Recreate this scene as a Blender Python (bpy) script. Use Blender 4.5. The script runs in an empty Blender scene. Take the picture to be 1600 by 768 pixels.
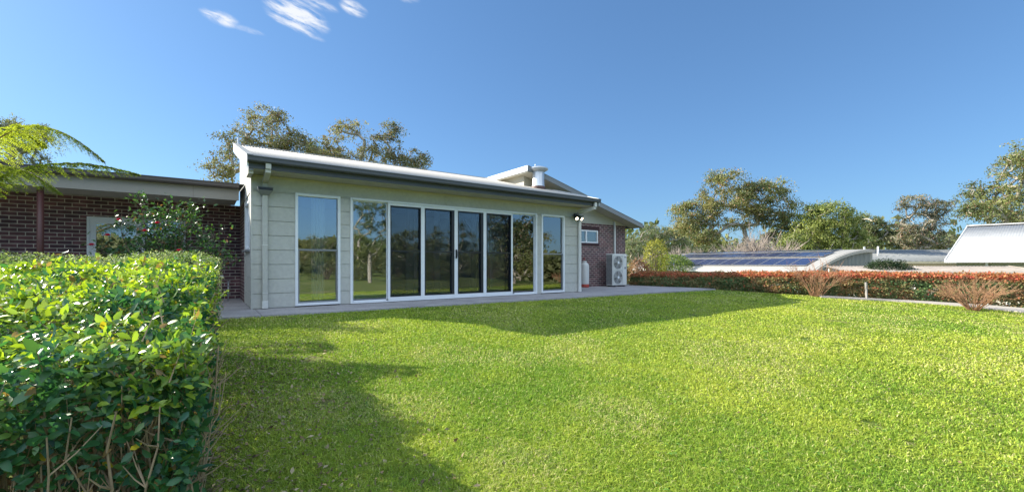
import bpy, math, random
import numpy as np
from mathutils import Vector
rng = np.random.default_rng(7)
random.seed(7)
R = math.radians
SC = bpy.context.scene
COL = SC.collection

# ------------------------------------------------------------------ camera
cam = bpy.data.objects.new('camera', bpy.data.cameras.new('camera'))
COL.objects.link(cam)
SC.camera = cam
cam.location = (0, 0, .95)
cam.rotation_euler = (R(90), 0, 0)
cam.data.sensor_width = 36
cam.data.lens = 670 / 1600 * 36
cam.data.shift_y = 27 / 1600
cam.data.clip_start = .05
cam.data.clip_end = 3000

# ------------------------------------------------------------------ sun and sky
LIGHT = Vector((1.74, -.435, -1.0)).normalized()
sd = bpy.data.lights.new('sun', 'SUN')
sd.energy = 5.0
sd.angle = R(.5)
sd.color = (1, .93, .80)
sun = bpy.data.objects.new('sun', sd)
COL.objects.link(sun)
sun.rotation_euler = LIGHT.to_track_quat('-Z', 'Y').to_euler()
W = bpy.data.worlds.new('World')
SC.world = W
W.use_nodes = True
wn, wl = W.node_tree.nodes, W.node_tree.links
bg = wn['Background']
sky = wn.new('ShaderNodeTexSky')
sky.sky_type = 'NISHITA'
sky.sun_disc = False
sky.sun_elevation = R(29.1)
sky.sun_rotation = math.atan2(-LIGHT.x, -LIGHT.y)
sky.air_density = 1.0
sky.dust_density = .6
sky.ozone_density = 2.2
sky.altitude = 100
bg.inputs[1].default_value = .13


def wmath(op, a, b=None, c=None):
    n = wn.new('ShaderNodeMath')
    n.operation = op
    for i, v in enumerate((a, b, c)):
        if v is None:
            continue
        if isinstance(v, (int, float)):
            n.inputs[i].default_value = v
        else:
            wl.new(v, n.inputs[i])
    return n.outputs[0]


tc = wn.new('ShaderNodeTexCoord')
sx = wn.new('ShaderNodeSeparateXYZ')
wl.new(tc.outputs['Generated'], sx.inputs[0])
yc = wmath('MAXIMUM', sx.outputs[1], .02)
gx = wmath('DIVIDE', sx.outputs[0], yc)      # direction tangents, seen towards +Y
gz = wmath('DIVIDE', sx.outputs[2], yc)
clouds = None
for cx_, cz_, hl, hw, ang, amp in ((-.682, .572, .038, .013, -22, .95), (-.505, .580, .062, .026, -26, 1.2),
                                   (-.370, .594, .028, .013, -28, .95), (-.505, .550, .055, .008, -26, .8),
                                   (-.455, .608, .040, .012, -24, .8), (-.62, .545, .035, .006, -18, .5), (-.24, .615, .02, .008, -10, .6)):
    ca, sa = math.cos(R(ang)), math.sin(R(ang))
    dx = wmath('SUBTRACT', gx, cx_)
    dz = wmath('SUBTRACT', gz, cz_)
    a = wmath('DIVIDE', wmath('ADD', wmath('MULTIPLY', dx, ca), wmath('MULTIPLY', dz, sa)), hl)
    b = wmath('DIVIDE', wmath('SUBTRACT', wmath('MULTIPLY', dz, ca), wmath('MULTIPLY', dx, sa)), hw)
    d = wmath('ADD', wmath('MULTIPLY', a, a), wmath('MULTIPLY', b, b))
    m = wmath('MULTIPLY', wmath('MAXIMUM', wmath('SUBTRACT', 1.0, wmath('MULTIPLY', d, .42)), 0.0), amp)
    clouds = m if clouds is None else wmath('MAXIMUM', clouds, m)
cmb = wn.new('ShaderNodeCombineXYZ')
wl.new(gx, cmb.inputs[0])
wl.new(gz, cmb.inputs[1])
mp0 = wn.new('ShaderNodeMapping')
mp0.inputs['Rotation'].default_value = (0, 0, R(27))
wl.new(cmb.outputs[0], mp0.inputs[0])
mp = wn.new('ShaderNodeMapping')
mp.inputs['Scale'].default_value = (14, 60, 1)
wl.new(mp0.outputs[0], mp.inputs[0])
nz = wn.new('ShaderNodeTexNoise')
nz.inputs['Scale'].default_value = 1.0
nz.inputs['Detail'].default_value = 9
nz.inputs['Roughness'].default_value = .62
nz.inputs['Distortion'].default_value = .35
wl.new(mp.outputs[0], nz.inputs['Vector'])
cm = wmath('MULTIPLY', clouds, wmath('SUBTRACT', wmath('MULTIPLY', nz.outputs[0], 3.4), 1.05))
cr = wn.new('ShaderNodeMapRange')
cr.interpolation_type = 'SMOOTHSTEP'
cr.inputs['From Min'].default_value = .02
cr.inputs['From Max'].default_value = 1.0
cr.inputs['To Max'].default_value = .93
wl.new(cm, cr.inputs['Value'])
cfac = wmath('MULTIPLY', cr.outputs[0], wmath('GREATER_THAN', sx.outputs[1], .05))
tint = wn.new('ShaderNodeMix')
tint.data_type = 'RGBA'
tint.blend_type = 'MULTIPLY'
tint.inputs[0].default_value = 1
tint.inputs[7].default_value = (1.02, 1.60, 2.26, 1)
# even out the bright sun side a little: (sky / 3.5) ^ .78 x tint
dv_ = wn.new('ShaderNodeVectorMath')
dv_.operation = 'SCALE'
dv_.inputs['Scale'].default_value = 1 / 3.5
wl.new(sky.outputs[0], dv_.inputs[0])
gm = wn.new('ShaderNodeGamma')
gm.inputs[1].default_value = .68
wl.new(dv_.outputs[0], gm.inputs[0])
wl.new(gm.outputs[0], tint.inputs[6])
mx = wn.new('ShaderNodeMix')
mx.data_type = 'RGBA'
mx.inputs[7].default_value = (3.3, 3.4, 3.6, 1)
wl.new(cfac, mx.inputs[0])
wl.new(tint.outputs[2], mx.inputs[6])
# added bright sky veil, unseen behind the viewer, lifts the shade; broken by noise
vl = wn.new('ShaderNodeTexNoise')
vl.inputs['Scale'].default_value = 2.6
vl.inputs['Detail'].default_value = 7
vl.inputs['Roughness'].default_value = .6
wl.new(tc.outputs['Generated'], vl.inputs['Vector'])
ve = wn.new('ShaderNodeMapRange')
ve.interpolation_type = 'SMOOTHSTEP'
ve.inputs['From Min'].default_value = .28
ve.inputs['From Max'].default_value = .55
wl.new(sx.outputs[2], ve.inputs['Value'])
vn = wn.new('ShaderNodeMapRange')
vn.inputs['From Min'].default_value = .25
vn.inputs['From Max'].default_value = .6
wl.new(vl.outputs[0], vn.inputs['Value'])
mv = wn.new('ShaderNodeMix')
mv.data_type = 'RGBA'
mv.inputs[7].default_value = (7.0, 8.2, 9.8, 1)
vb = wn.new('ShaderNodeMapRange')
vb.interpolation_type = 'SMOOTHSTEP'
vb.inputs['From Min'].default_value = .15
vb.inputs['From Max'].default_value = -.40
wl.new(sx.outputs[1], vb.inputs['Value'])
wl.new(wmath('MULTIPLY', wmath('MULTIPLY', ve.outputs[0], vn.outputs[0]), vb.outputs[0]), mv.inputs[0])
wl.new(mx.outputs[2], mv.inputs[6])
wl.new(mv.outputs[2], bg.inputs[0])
SC.view_settings.view_transform = 'Standard'
SC.view_settings.look = 'None'
SC.view_settings.gamma = 1
SC.view_settings.use_curve_mapping = False
SC.view_settings.exposure = 1.18
SC.render.engine = 'CYCLES'
SC.cycles.max_bounces = 8
SC.cycles.transparent_max_bounces = 16
SC.cycles.transmission_bounces = 4
SC.cycles.use_denoising = True

# ------------------------------------------------------------------ frames
U = np.array([.8126, .5829])
B = np.array([-.5829, .8126])
G0 = np.array([-5.36, 8.84])
HANG = math.atan2(U[1], U[0])


def L2W(a, y):
    p = G0 + a * U + y * B
    return float(p[0]), float(p[1])


def px(x, y, Y):
    """world point seen at photograph pixel x, y when Y metres ahead (used to survey real positions)"""
    return ((x - 800) / 670 * Y, Y, .95 + (411 - y) / 670 * Y)


def smooth(t):
    t = np.clip(t, 0, 1)
    return t * t * (3 - 2 * t)


def ground(X, Y):
    X = np.asarray(X, float)
    Y = np.asarray(Y, float)
    dx, dy = X - G0[0], Y - G0[1]
    a = dx * U[0] + dy * U[1]
    n = -(dx * B[0] + dy * B[1])
    z = -.04 - .045 * np.clip(n - 1.4, 0, 12)
    z = z - .012 * np.sin(X * 1.3 + .5) * np.sin(Y * 1.1) * smooth((n - 2.5) / 3)
    # beyond the long hedge the land falls away
    edge = 16.2 + .42 * np.clip(n - 1.5, -1, 14)
    z = z - 2.3 * smooth((a - edge) / 8) - 3.0 * smooth((a - edge - 20) / 60)
    z = z + .12 * np.sin(X * .11) * np.cos(Y * .09) * smooth((np.hypot(X, Y) - 25) / 30)
    return z


def gz_at(x, y):
    return float(ground(x, y))


# ------------------------------------------------------------------ value noise for colours and outlines
_T = rng.random((64, 64, 64))


def vnoise(p, s=1.0):
    p = np.asarray(p, float) * s
    i = np.floor(p).astype(int)
    f = p - i
    f = f * f * (3 - 2 * f)
    o = 0
    for a in (0, 1):
        for b in (0, 1):
            for c in (0, 1):
                w = (f[:, 0] if a else 1 - f[:, 0]) * (f[:, 1] if b else 1 - f[:, 1]) * (f[:, 2] if c else 1 - f[:, 2])
                o = o + w * _T[(i[:, 0] + a) % 64, (i[:, 1] + b) % 64, (i[:, 2] + c) % 64]
    return o


# ------------------------------------------------------------------ materials
def nodes(m):
    m.use_nodes = True
    return m.node_tree.nodes, m.node_tree.links, m.node_tree.nodes['Principled BSDF']


def mat(name, col, rough=.6, metal=0, bump=0, scale=30, var=.12, spec=.5, streak=0, coords='Object'):
    """painted / mineral surface: base colour broken by two noises, small bump"""
    m = bpy.data.materials.new(name)
    N, L, P = nodes(m)
    P.inputs['Roughness'].default_value = rough
    P.inputs['Metallic'].default_value = metal
    P.inputs['Specular IOR Level'].default_value = spec
    t = N.new('ShaderNodeTexCoord')
    n1 = N.new('ShaderNodeTexNoise')
    n1.inputs['Scale'].default_value = 1.7
    n1.inputs['Detail'].default_value = 6
    n1.inputs['Roughness'].default_value = .65
    mpn = N.new('ShaderNodeMapping')
    mpn.inputs['Scale'].default_value = (1, 1, .25 if streak else 1)
    L.new(t.outputs[coords], mpn.inputs[0])
    L.new(mpn.outputs[0], n1.inputs['Vector'])
    n2 = N.new('ShaderNodeTexNoise')
    n2.inputs['Scale'].default_value = scale
    n2.inputs['Detail'].default_value = 5
    L.new(t.outputs[coords], n2.inputs['Vector'])
    ad = N.new('ShaderNodeMath')
    ad.operation = 'ADD'
    L.new(n1.outputs[0], ad.inputs[0])
    L.new(n2.outputs[0], ad.inputs[1])
    mr = N.new('ShaderNodeMapRange')
    mr.inputs['From Min'].default_value = .6
    mr.inputs['From Max'].default_value = 1.4
    mr.inputs['To Min'].default_value = 1 - var
    mr.inputs['To Max'].default_value = 1 + var
    L.new(ad.outputs[0], mr.inputs[0])
    vm = N.new('ShaderNodeVectorMath')
    vm.operation = 'SCALE'
    vm.inputs[0].default_value = col
    L.new(mr.outputs[0], vm.inputs['Scale'])
    L.new(vm.outputs[0], P.inputs['Base Color'])
    if bump:
        bp = N.new('ShaderNodeBump')
        bp.inputs['Strength'].default_value = bump
        bp.inputs['Distance'].default_value = .004
        L.new(n2.outputs[0], bp.inputs['Height'])
        L.new(bp.outputs[0], P.inputs['Normal'])
    return m


def brick_mat(name, side=False):
    m = bpy.data.materials.new(name)
    N, L, P = nodes(m)
    t = N.new('ShaderNodeTexCoord')
    s = N.new('ShaderNodeSeparateXYZ')
    L.new(t.outputs['Object'], s.inputs[0])
    c = N.new('ShaderNodeCombineXYZ')
    L.new(s.outputs[1 if side else 0], c.inputs[0])
    L.new(s.outputs[2], c.inputs[1])
    nb = N.new('ShaderNodeTexNoise')
    nb.inputs['Scale'].default_value = 30
    vadd = N.new('ShaderNodeVectorMath')
    vadd.operation = 'MULTIPLY_ADD'
    vadd.inputs[1].default_value = (.004, .004, 0)
    L.new(nb.outputs['Color'], vadd.inputs[0])
    L.new(c.outputs[0], vadd.inputs[2])
    L.new(t.outputs['Object'], nb.inputs['Vector'])
    b = N.new('ShaderNodeTexBrick')
    b.inputs['Scale'].default_value = 1
    b.inputs['Brick Width'].default_value = .24
    b.inputs['Row Height'].default_value = .086
    b.inputs['Mortar Size'].default_value = .0075
    b.inputs['Mortar Smooth'].default_value = .15
    b.inputs['Bias'].default_value = -.1
    b.inputs['Color1'].default_value = (.075, .034, .042, 1)
    b.inputs['Color2'].default_value = (.18, .072, .078, 1)
    b.inputs['Mortar'].default_value = (.50, .44, .37, 1)
    L.new(vadd.outputs[0], b.inputs['Vector'])
    n = N.new('ShaderNodeTexNoise')
    n.inputs['Scale'].default_value = 7
    n.inputs['Detail'].default_value = 6
    L.new(t.outputs['Object'], n.inputs['Vector'])
    mr = N.new('ShaderNodeMapRange')
    mr.inputs['From Min'].default_value = .3
    mr.inputs['From Max'].default_value = .7
    mr.inputs['To Min'].default_value = .75
    mr.inputs['To Max'].default_value = 1.3
    L.new(n.outputs[0], mr.inputs[0])
    v = N.new('ShaderNodeVectorMath')
    v.operation = 'SCALE'
    L.new(b.outputs['Color'], v.inputs[0])
    L.new(mr.outputs[0], v.inputs['Scale'])
    L.new(v.outputs[0], P.inputs['Base Color'])
    P.inputs['Roughness'].default_value = .75
    bp = N.new('ShaderNodeBump')
    bp.invert = True
    bp.inputs['Strength'].default_value = .7
    bp.inputs['Distance'].default_value = .006
    L.new(b.outputs['Fac'], bp.inputs['Height'])
    L.new(bp.outputs[0], P.inputs['Normal'])
    return m


def leaf_mat(name, trans=.35, rough=.4, spec=.5, tboost=(1.25, 1.35, .7)):
    m = bpy.data.materials.new(name)
    N, L, P = nodes(m)
    a = N.new('ShaderNodeAttribute')
    a.attribute_name = 'col'
    L.new(a.outputs['Color'], P.inputs['Base Color'])
    P.inputs['Roughness'].default_value = rough
    P.inputs['Specular IOR Level'].default_value = spec
    tr = N.new('ShaderNodeBsdfTranslucent')
    v = N.new('ShaderNodeVectorMath')
    v.operation = 'MULTIPLY'
    v.inputs[1].default_value = tboost
    L.new(a.outputs['Color'], v.inputs[0])
    L.new(v.outputs[0], tr.inputs[0])
    mixn = N.new('ShaderNodeMixShader')
    mixn.inputs[0].default_value = trans
    L.new(P.outputs[0], mixn.inputs[1])
    L.new(tr.outputs[0], mixn.inputs[2])
    L.new(mixn.outputs[0], N['Material Output'].inputs[0])
    return m


def glass_mat(name, tint_=(.76, .81, .84), ior=1.75, wob=.0):
    m = bpy.data.materials.new(name)
    N, L, P = nodes(m)
    N.remove(P)
    tr = N.new('ShaderNodeBsdfTransparent')
    tr.inputs[0].default_value = (*tint_, 1)
    gl = N.new('ShaderNodeBsdfGlossy')
    gl.inputs['Roughness'].default_value = 0
    gl.inputs[0].default_value = (.95, .97, 1, 1)
    fr = N.new('ShaderNodeFresnel')
    fr.inputs[0].default_value = ior
    mxs = N.new('ShaderNodeMixShader')
    t = N.new('ShaderNodeTexCoord')
    n = N.new('ShaderNodeTexNoise')
    n.inputs['Scale'].default_value = 1.1
    n.inputs['Detail'].default_value = 1
    L.new(t.outputs['Object'], n.inputs['Vector'])
    bp = N.new('ShaderNodeBump')
    bp.inputs['Strength'].default_value = 1
    bp.inputs['Distance'].default_value = .0013
    L.new(n.outputs[0], bp.inputs['Height'])
    L.new(bp.outputs[0], gl.inputs['Normal'])
    mth = N.new('ShaderNodeMath')
    mth.operation = 'MULTIPLY_ADD'
    mth.inputs[1].default_value = 1.2
    mth.inputs[2].default_value = .13
    mth.use_clamp = True
    L.new(fr.outputs[0], mth.inputs[0])
    L.new(mth.outputs[0], mxs.inputs[0])
    L.new(tr.outputs[0], mxs.inputs[1])
    L.new(gl.outputs[0], mxs.inputs[2])
    L.new(mxs.outputs[0], N['Material Output'].inputs[0])
    return m


def screen_mat(name):
    m = bpy.data.materials.new(name)
    N, L, P = nodes(m)
    P.inputs['Base Color'].default_value = (.010, .013, .020, 1)
    P.inputs['Roughness'].default_value = .9
    P.inputs['Specular IOR Level'].default_value = .1
    tr = N.new('ShaderNodeBsdfTransparent')
    mxs = N.new('ShaderNodeMixShader')
    mxs.inputs[0].default_value = .24
    L.new(tr.outputs[0], mxs.inputs[1])
    L.new(P.outputs[0], mxs.inputs[2])
    L.new(mxs.outputs[0], N['Material Output'].inputs[0])
    return m


def emit_mat(name, col, s):
    m = bpy.data.materials.new(name)
    N, L, P = nodes(m)
    P.inputs['Emission Color'].default_value = (*col, 1)
    P.inputs['Emission Strength'].default_value = s
    return m


def panel_mat(name):
    """solar panel glass with cell grid"""
    m = bpy.data.materials.new(name)
    N, L, P = nodes(m)
    t = N.new('ShaderNodeTexCoord')
    b = N.new('ShaderNodeTexBrick')
    b.offset = 0
    b.inputs['Scale'].default_value = 1
    b.inputs['Brick Width'].default_value = .165
    b.inputs['Row Height'].default_value = .165
    b.inputs['Mortar Size'].default_value = .0075
    b.inputs['Color1'].default_value = (.012, .018, .06, 1)
    b.inputs['Color2'].default_value = (.018, .026, .085, 1)
    b.inputs['Mortar'].default_value = (.10, .12, .18, 1)
    L.new(t.outputs['Object'], b.inputs['Vector'])
    L.new(b.outputs[0], P.inputs['Base Color'])
    P.inputs['Roughness'].default_value = .18
    return m


M = {}
M['clad'] = mat('pale_grey_cladding', (.495, .485, .435), .62, var=.13, scale=14, streak=1, bump=.15)
M['cream'] = mat('cream_trim', (.50, .47, .36), .6, var=.06)
M['creamwall'] = mat('cream_infill', (.46, .44, .36), .6, var=.06)
M['white'] = mat('white_powder_coat', (.80, .81, .82), .4, var=.05)
M['offwhite'] = mat('off_white_paint', (.66, .65, .61), .5, var=.07)
M['dgrey'] = mat('charcoal_gutter', (.075, .078, .082), .45, var=.12)
M['mgrey'] = mat('mid_grey_metal', (.22, .225, .23), .45, var=.1)
M['brown'] = mat('brown_gutter', (.085, .070, .062), .5, var=.12)
M['beam'] = mat('stone_coloured_beam', (.31, .285, .25), .6, var=.06)
M['soffit'] = mat('soffit_board', (.44, .41, .33), .7, var=.05)
M['roof'] = mat('pale_corrugated_steel', (.34, .325, .295), .6, var=.10, scale=22, metal=0)
M['roofold'] = mat('weathered_white_roof', (.47, .465, .45), .85, spec=.25, var=.22, scale=9)
M['roofgrey'] = mat('weathered_grey_roof', (.25, .255, .245), .6, var=.2, scale=5)
M['roofrust'] = mat('stained_low_roof', (.34, .29, .24), .6, var=.35, scale=3)
M['shed'] = mat('grey_green_shed_steel', (.17, .20, .21), .45, var=.12, scale=4)
M['brick'] = brick_mat('dark_brown_brick')
M['brickside'] = brick_mat('dark_brown_brick_return', True)
M['conc'] = mat('patio_concrete', (.35, .325, .32), .85, var=.42, scale=25, bump=.5)
M['path'] = mat('path_concrete', (.40, .36, .31), .9, var=.2, scale=30, bump=.5)
M['glass'] = glass_mat('window_glass')
M['screen'] = screen_mat('insect_screen')
M['black'] = mat('black_metal', (.02, .02, .022), .4, var=.1)
M['redpost'] = mat('red_brown_post', (.085, .028, .022), .5, var=.15)
M['tin'] = mat('galvanised_flue', (.55, .56, .57), .35, metal=.5, var=.12, scale=8)
M['rustband'] = mat('brown_flue_collar', (.12, .06, .045), .6, var=.2)
M['inwall'] = mat('interior_paint', (.68, .67, .63), .8, var=.05)
M['infloor'] = mat('interior_tiles', (.25, .24, .22), .4, var=.1)
M['curtain'] = mat('light_curtain', (.85, .85, .83), .9, var=.05)
M['timber'] = mat('weathered_post_timber', (.34, .32, .29), .85, var=.2, scale=12)
M['gasred'] = mat('red_oxide_base', (.38, .05, .03), .6, var=.2)
M['coil'] = mat('dark_coil_fins', (.05, .055, .07), .5, var=.2)
M['pink'] = mat('pink_petals', (.62, .02, .09), .6, var=.15)
M['bark_pale'] = mat('pale_gum_bark', (.36, .32, .26), .85, var=.3, scale=6)
M['bark_brown'] = mat('brown_bark', (.15, .11, .085), .9, var=.3, scale=9)
M['bark_grey'] = mat('grey_branch_bark', (.26, .215, .18), .9, var=.25, scale=9)
M['twig'] = mat('red_brown_twigs', (.30, .16, .085), .8, var=.25, scale=6)
M['stemh'] = mat('hedge_stem_bark', (.36, .26, .16), .85, var=.35, scale=20, bump=.4)
M['leaf'] = leaf_mat('glossy_leaves', .36, .33, .5)
M['leafm'] = leaf_mat('matt_leaves', .30, .6, .25)
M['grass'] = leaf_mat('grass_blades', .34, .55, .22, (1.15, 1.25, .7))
M['fern'] = leaf_mat('fern_leaflets', .5, .5, .35, (1.3, 1.4, .6))
M['litter'] = leaf_mat('dry_litter', .15, .8, .15, (1, 1, 1))
M['solar'] = panel_mat('solar_cells')
M['bulb'] = emit_mat('lit_lamp_face', (1.0, .80, .55), 7)
M['lampgreen'] = mat('dull_green_housing', (.10, .12, .09), .5)


# ground material: soil and thatch under the blades
def ground_mat():
    m = bpy.data.materials.new('lawn_ground')
    N, L, P = nodes(m)
    t = N.new('ShaderNodeTexCoord')
    n1 = N.new('ShaderNodeTexNoise')
    n1.inputs['Scale'].default_value = .9
    n1.inputs['Detail'].default_value = 8
    n2 = N.new('ShaderNodeTexNoise')
    n2.inputs['Scale'].default_value = 38
    n2.inputs['Detail'].default_value = 8
    n2.inputs['Roughness'].default_value = .8
    for n in (n1, n2):
        L.new(t.outputs['Object'], n.inputs['Vector'])
    r1 = N.new('ShaderNodeValToRGB')
    r1.color_ramp.elements[0].color = (.085, .14, .022, 1)
    r1.color_ramp.elements[0].position = .35
    r1.color_ramp.elements[1].color = (.22, .22, .08, 1)
    r1.color_ramp.elements[1].position = .68
    L.new(n1.outputs[0], r1.inputs[0])
    r2 = N.new('ShaderNodeValToRGB')
    r2.color_ramp.elements[0].color = (.55, .5, .5, 1)
    r2.color_ramp.elements[0].position = .4
    r2.color_ramp.elements[1].color = (1.6, 1.6, 1.4, 1)
    r2.color_ramp.elements[1].position = .62
    L.new(n2.outputs[0], r2.inputs[0])
    mm = N.new('ShaderNodeMix')
    mm.data_type = 'RGBA'
    mm.blend_type = 'MULTIPLY'
    mm.inputs[0].default_value = 1
    L.new(r1.outputs[0], mm.inputs[6])
    L.new(r2.outputs[0], mm.inputs[7])
    L.new(mm.outputs[2], P.inputs['Base Color'])
    P.inputs['Roughness'].default_value = .95
    P.inputs['Specular IOR Level'].default_value = .1
    bp = N.new('ShaderNodeBump')
    bp.inputs['Strength'].default_value = .8
    bp.inputs['Distance'].default_value = .02
    L.new(n2.outputs[0], bp.inputs['Height'])
    L.new(bp.outputs[0], P.inputs['Normal'])
    return m


# ------------------------------------------------------------------ object helpers
def tag(o, label=None, cat=None, group=None, kind=None):
    for k, v in (('label', label), ('category', cat), ('group', group), ('kind', kind)):
        if v:
            o[k] = v
    return o


def empty(name, label, cat, loc=(0, 0, 0), rz=0, group=None):
    o = bpy.data.objects.new(name, None)
    COL.objects.link(o)
    o.location = loc
    o.rotation_euler = (0, 0, rz)
    o.empty_display_size = .2
    return tag(o, label, cat, group)


def link(name, me, m, parent=None, smooth_=False):
    o = bpy.data.objects.new(name, me)
    if m is not None:
        me.materials.append(m)
    if smooth_:
        me.polygons.foreach_set('use_smooth', [True] * len(me.polygons))
    COL.objects.link(o)
    if parent is not None:
        o.parent = parent
    return o


def np_mesh(name, V, F, colors=None):
    """V (n,3); F (m,k) all the same k; colors (n,3) per vertex"""
    me = bpy.data.meshes.new(name)
    V = np.ascontiguousarray(V, dtype=np.float32)
    F = np.ascontiguousarray(F, dtype=np.int32)
    n, (m_, k) = len(V), F.shape
    me.vertices.add(n)
    me.vertices.foreach_set('co', V.ravel())
    me.loops.add(m_ * k)
    me.loops.foreach_set('vertex_index', F.ravel())
    me.polygons.add(m_)
    me.polygons.foreach_set('loop_start', np.arange(0, m_ * k, k, dtype=np.int32))
    me.update(calc_edges=True)
    if colors is not None:
        at = me.color_attributes.new('col', 'FLOAT_COLOR', 'POINT')
        c = np.ones((n, 4), np.float32)
        c[:, :3] = np.clip(colors, 0, 1)
        at.data.foreach_set('color', c.ravel())
    return me


class MB:
    """collects boxes, prisms and tubes into ONE mesh"""

    def __init__(s):
        s.v, s.f = [], []

    def add(s, vs, fs):
        o = len(s.v)
        s.v += [tuple(map(float, p)) for p in vs]
        s.f += [tuple(i + o for i in f) for f in fs]
        return s

    def box(s, x0, x1, y0, y1, z0, z1):
        return s.add([(x0, y0, z0), (x1, y0, z0), (x1, y1, z0), (x0, y1, z0), (x0, y0, z1), (x1, y0, z1), (x1, y1, z1), (x0, y1, z1)],
                     [(0, 3, 2, 1), (4, 5, 6, 7), (0, 1, 5, 4), (1, 2, 6, 5), (2, 3, 7, 6), (3, 0, 4, 7)])

    def prism(s, poly, ax, a0, a1):
        """poly in the two other axes, extruded along axis ax from a0 to a1"""
        def P(p, a):
            q = list(p)
            q.insert(ax, a)
            return q
        n = len(poly)
        vs = [P(p, a0) for p in poly] + [P(p, a1) for p in poly]
        fs = [tuple(range(n))[::-1], tuple(range(n, 2 * n))] + [(i, (i + 1) % n, n + (i + 1) % n, n + i) for i in range(n)]
        return s.add(vs, fs)

    def tube(s, pts, rad, sides=10, cap=True):
        pts = [Vector(p) for p in pts]
        n = len(pts)
        if not hasattr(rad, '__len__'):
            rad = [rad] * n
        vs, fs = [], []
        up = None
        for i, p in enumerate(pts):
            t = (pts[min(i + 1, n - 1)] - pts[max(i - 1, 0)])
            t = t.normalized() if t.length > 1e-9 else Vector((0, 0, 1))
            if up is None:
                up = Vector((1, 0, 0)) if abs(t.x) < .8 else Vector((0, 1, 0))
            a = (up - t * up.dot(t)).normalized()
            up = a
            b = t.cross(a)
            for k in range(sides):
                th = 2 * math.pi * k / sides
                vs.append(p + (a * math.cos(th) + b * math.sin(th)) * rad[i])
        for i in range(n - 1):
            for k in range(sides):
                k2 = (k + 1) % sides
                fs.append((i * sides + k, i * sides + k2, (i + 1) * sides + k2, (i + 1) * sides + k))
        if cap:
            fs.append(tuple(range(sides))[::-1])
            fs.append(tuple((n - 1) * sides + k for k in range(sides)))
        return s.add(vs, fs)

    def lathe(s, prof, c=(0, 0, 0), sides=24):
        """prof: (radius, z)"""
        vs, fs = [], []
        for r, z in prof:
            for k in range(sides):
                th = 2 * math.pi * k / sides
                vs.append((c[0] + r * math.cos(th), c[1] + r * math.sin(th), c[2] + z))
        for i in range(len(prof) - 1):
            for k in range(sides):
                k2 = (k + 1) % sides
                fs.append((i * sides + k, i * sides + k2, (i + 1) * sides + k2, (i + 1) * sides + k))
        fs.append(tuple(range(sides))[::-1])
        fs.append(tuple((len(prof) - 1) * sides + k for k in range(sides)))
        return s.add(vs, fs)

    def build(s, name, m, parent=None, smooth_=False, bevel=0):
        me = bpy.data.meshes.new(name)
        me.from_pydata(s.v, [], s.f)
        me.update()
        o = link(name, me, m, parent)
        if smooth_:
            me.polygons.foreach_set('use_smooth', [len(p.vertices) == 4 for p in me.polygons])
        if bevel:
            bm_ = o.modifiers.new('edge', 'BEVEL')
            bm_.width = bevel
            bm_.segments = 2
            bm_.limit_method = 'ANGLE'
        return o


# ------------------------------------------------------------------ leaves
T_BROAD = (np.array([[0, 0, 0], [.3, .23, .05], [.3, -.23, .05], [.68, .19, .04], [.68, -.19, .04], [1, 0, -.10], [.32, 0, -.01], [.7, 0, -.02]]),
           np.array([[0, 2, 6], [0, 6, 1], [2, 4, 7], [2, 7, 6], [1, 6, 7], [1, 7, 3], [4, 5, 7], [3, 7, 5]]))
T_DIAMOND = (np.array([[0, 0, 0], [.45, .26, .06], [.45, -.26, .06], [1, 0, -.03]]), np.array([[0, 2, 3], [0, 3, 1]]))
T_LONG = (np.array([[0, 0, 0], [.4, .13, .02], [.4, -.13, .02], [1, 0, -.06]]), np.array([[0, 2, 3], [0, 3, 1]]))
T_CLUMP = (np.array([[0, 0, 0], [.5, .42, .12], [.5, -.42, -.06], [1, 0, 0]]), np.array([[0, 2, 3], [0, 3, 1]]))


def unit(v):
    return v / np.maximum(np.linalg.norm(v, axis=1, keepdims=True), 1e-9)


def leaves(name, pos, nrm, size, cols, T, m, parent=None, direc=None):
    """one mesh of many leaves; nrm = leaf face normals, direc = growth directions"""
    n = len(pos)
    nrm = unit(nrm)
    d = rng.normal(size=(n, 3)) if direc is None else direc
    d = unit(d - nrm * np.sum(d * nrm, 1, keepdims=True))
    s = np.cross(nrm, d)
    tv, tf = T
    size = np.broadcast_to(np.asarray(size, float), (n,))
    V = (pos[:, None, :] + size[:, None, None] * (tv[None, :, 0:1] * d[:, None, :] + tv[None, :, 1:2] * s[:, None, :] + tv[None, :, 2:3] * nrm[:, None, :]))
    F = (tf[None] + (np.arange(n) * len(tv))[:, None, None]).reshape(-1, tf.shape[1])
    C = np.repeat(cols, len(tv), axis=0)
    me = np_mesh(name, V.reshape(-1, 3), F, C)
    return link(name, me, m, parent)


def mixc(a, b, t):
    t = np.asarray(t)[:, None]
    return np.array(a) * (1 - t) + np.array(b) * t


def shade_rand(c, lo=.75, hi=1.3):
    return c * rng.uniform(lo, hi, (len(c), 1))


# ------------------------------------------------------------------ trees
def skeleton_tubes(nodes_, parents, rad, sides=6):
    V, F = [], []
    P = np.array(nodes_)
    for i in range(1, len(P)):
        p = parents[i]
        a, b = P[p], P[i]
        t = b - a
        L_ = np.linalg.norm(t)
        if L_ < 1e-6:
            continue
        t = t / L_
        x = np.cross(t, [0.3, .9, .1])
        x /= np.linalg.norm(x)
        y = np.cross(t, x)
        o = len(V) * sides
        th = np.arange(sides) * 2 * np.pi / sides
        ring = np.cos(th)[:, None] * x + np.sin(th)[:, None] * y
        a2 = a - t * rad[i] * .4
        V.append(a2 + ring * min(rad[p], rad[i] * 1.25))
        V.append(b + ring * rad[i])
        for k in range(sides):
            k2 = (k + 1) % sides
            F.append((o + k, o + k2, o + sides + k2, o + sides + k))
    return np.concatenate(V), np.array(F)


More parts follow.
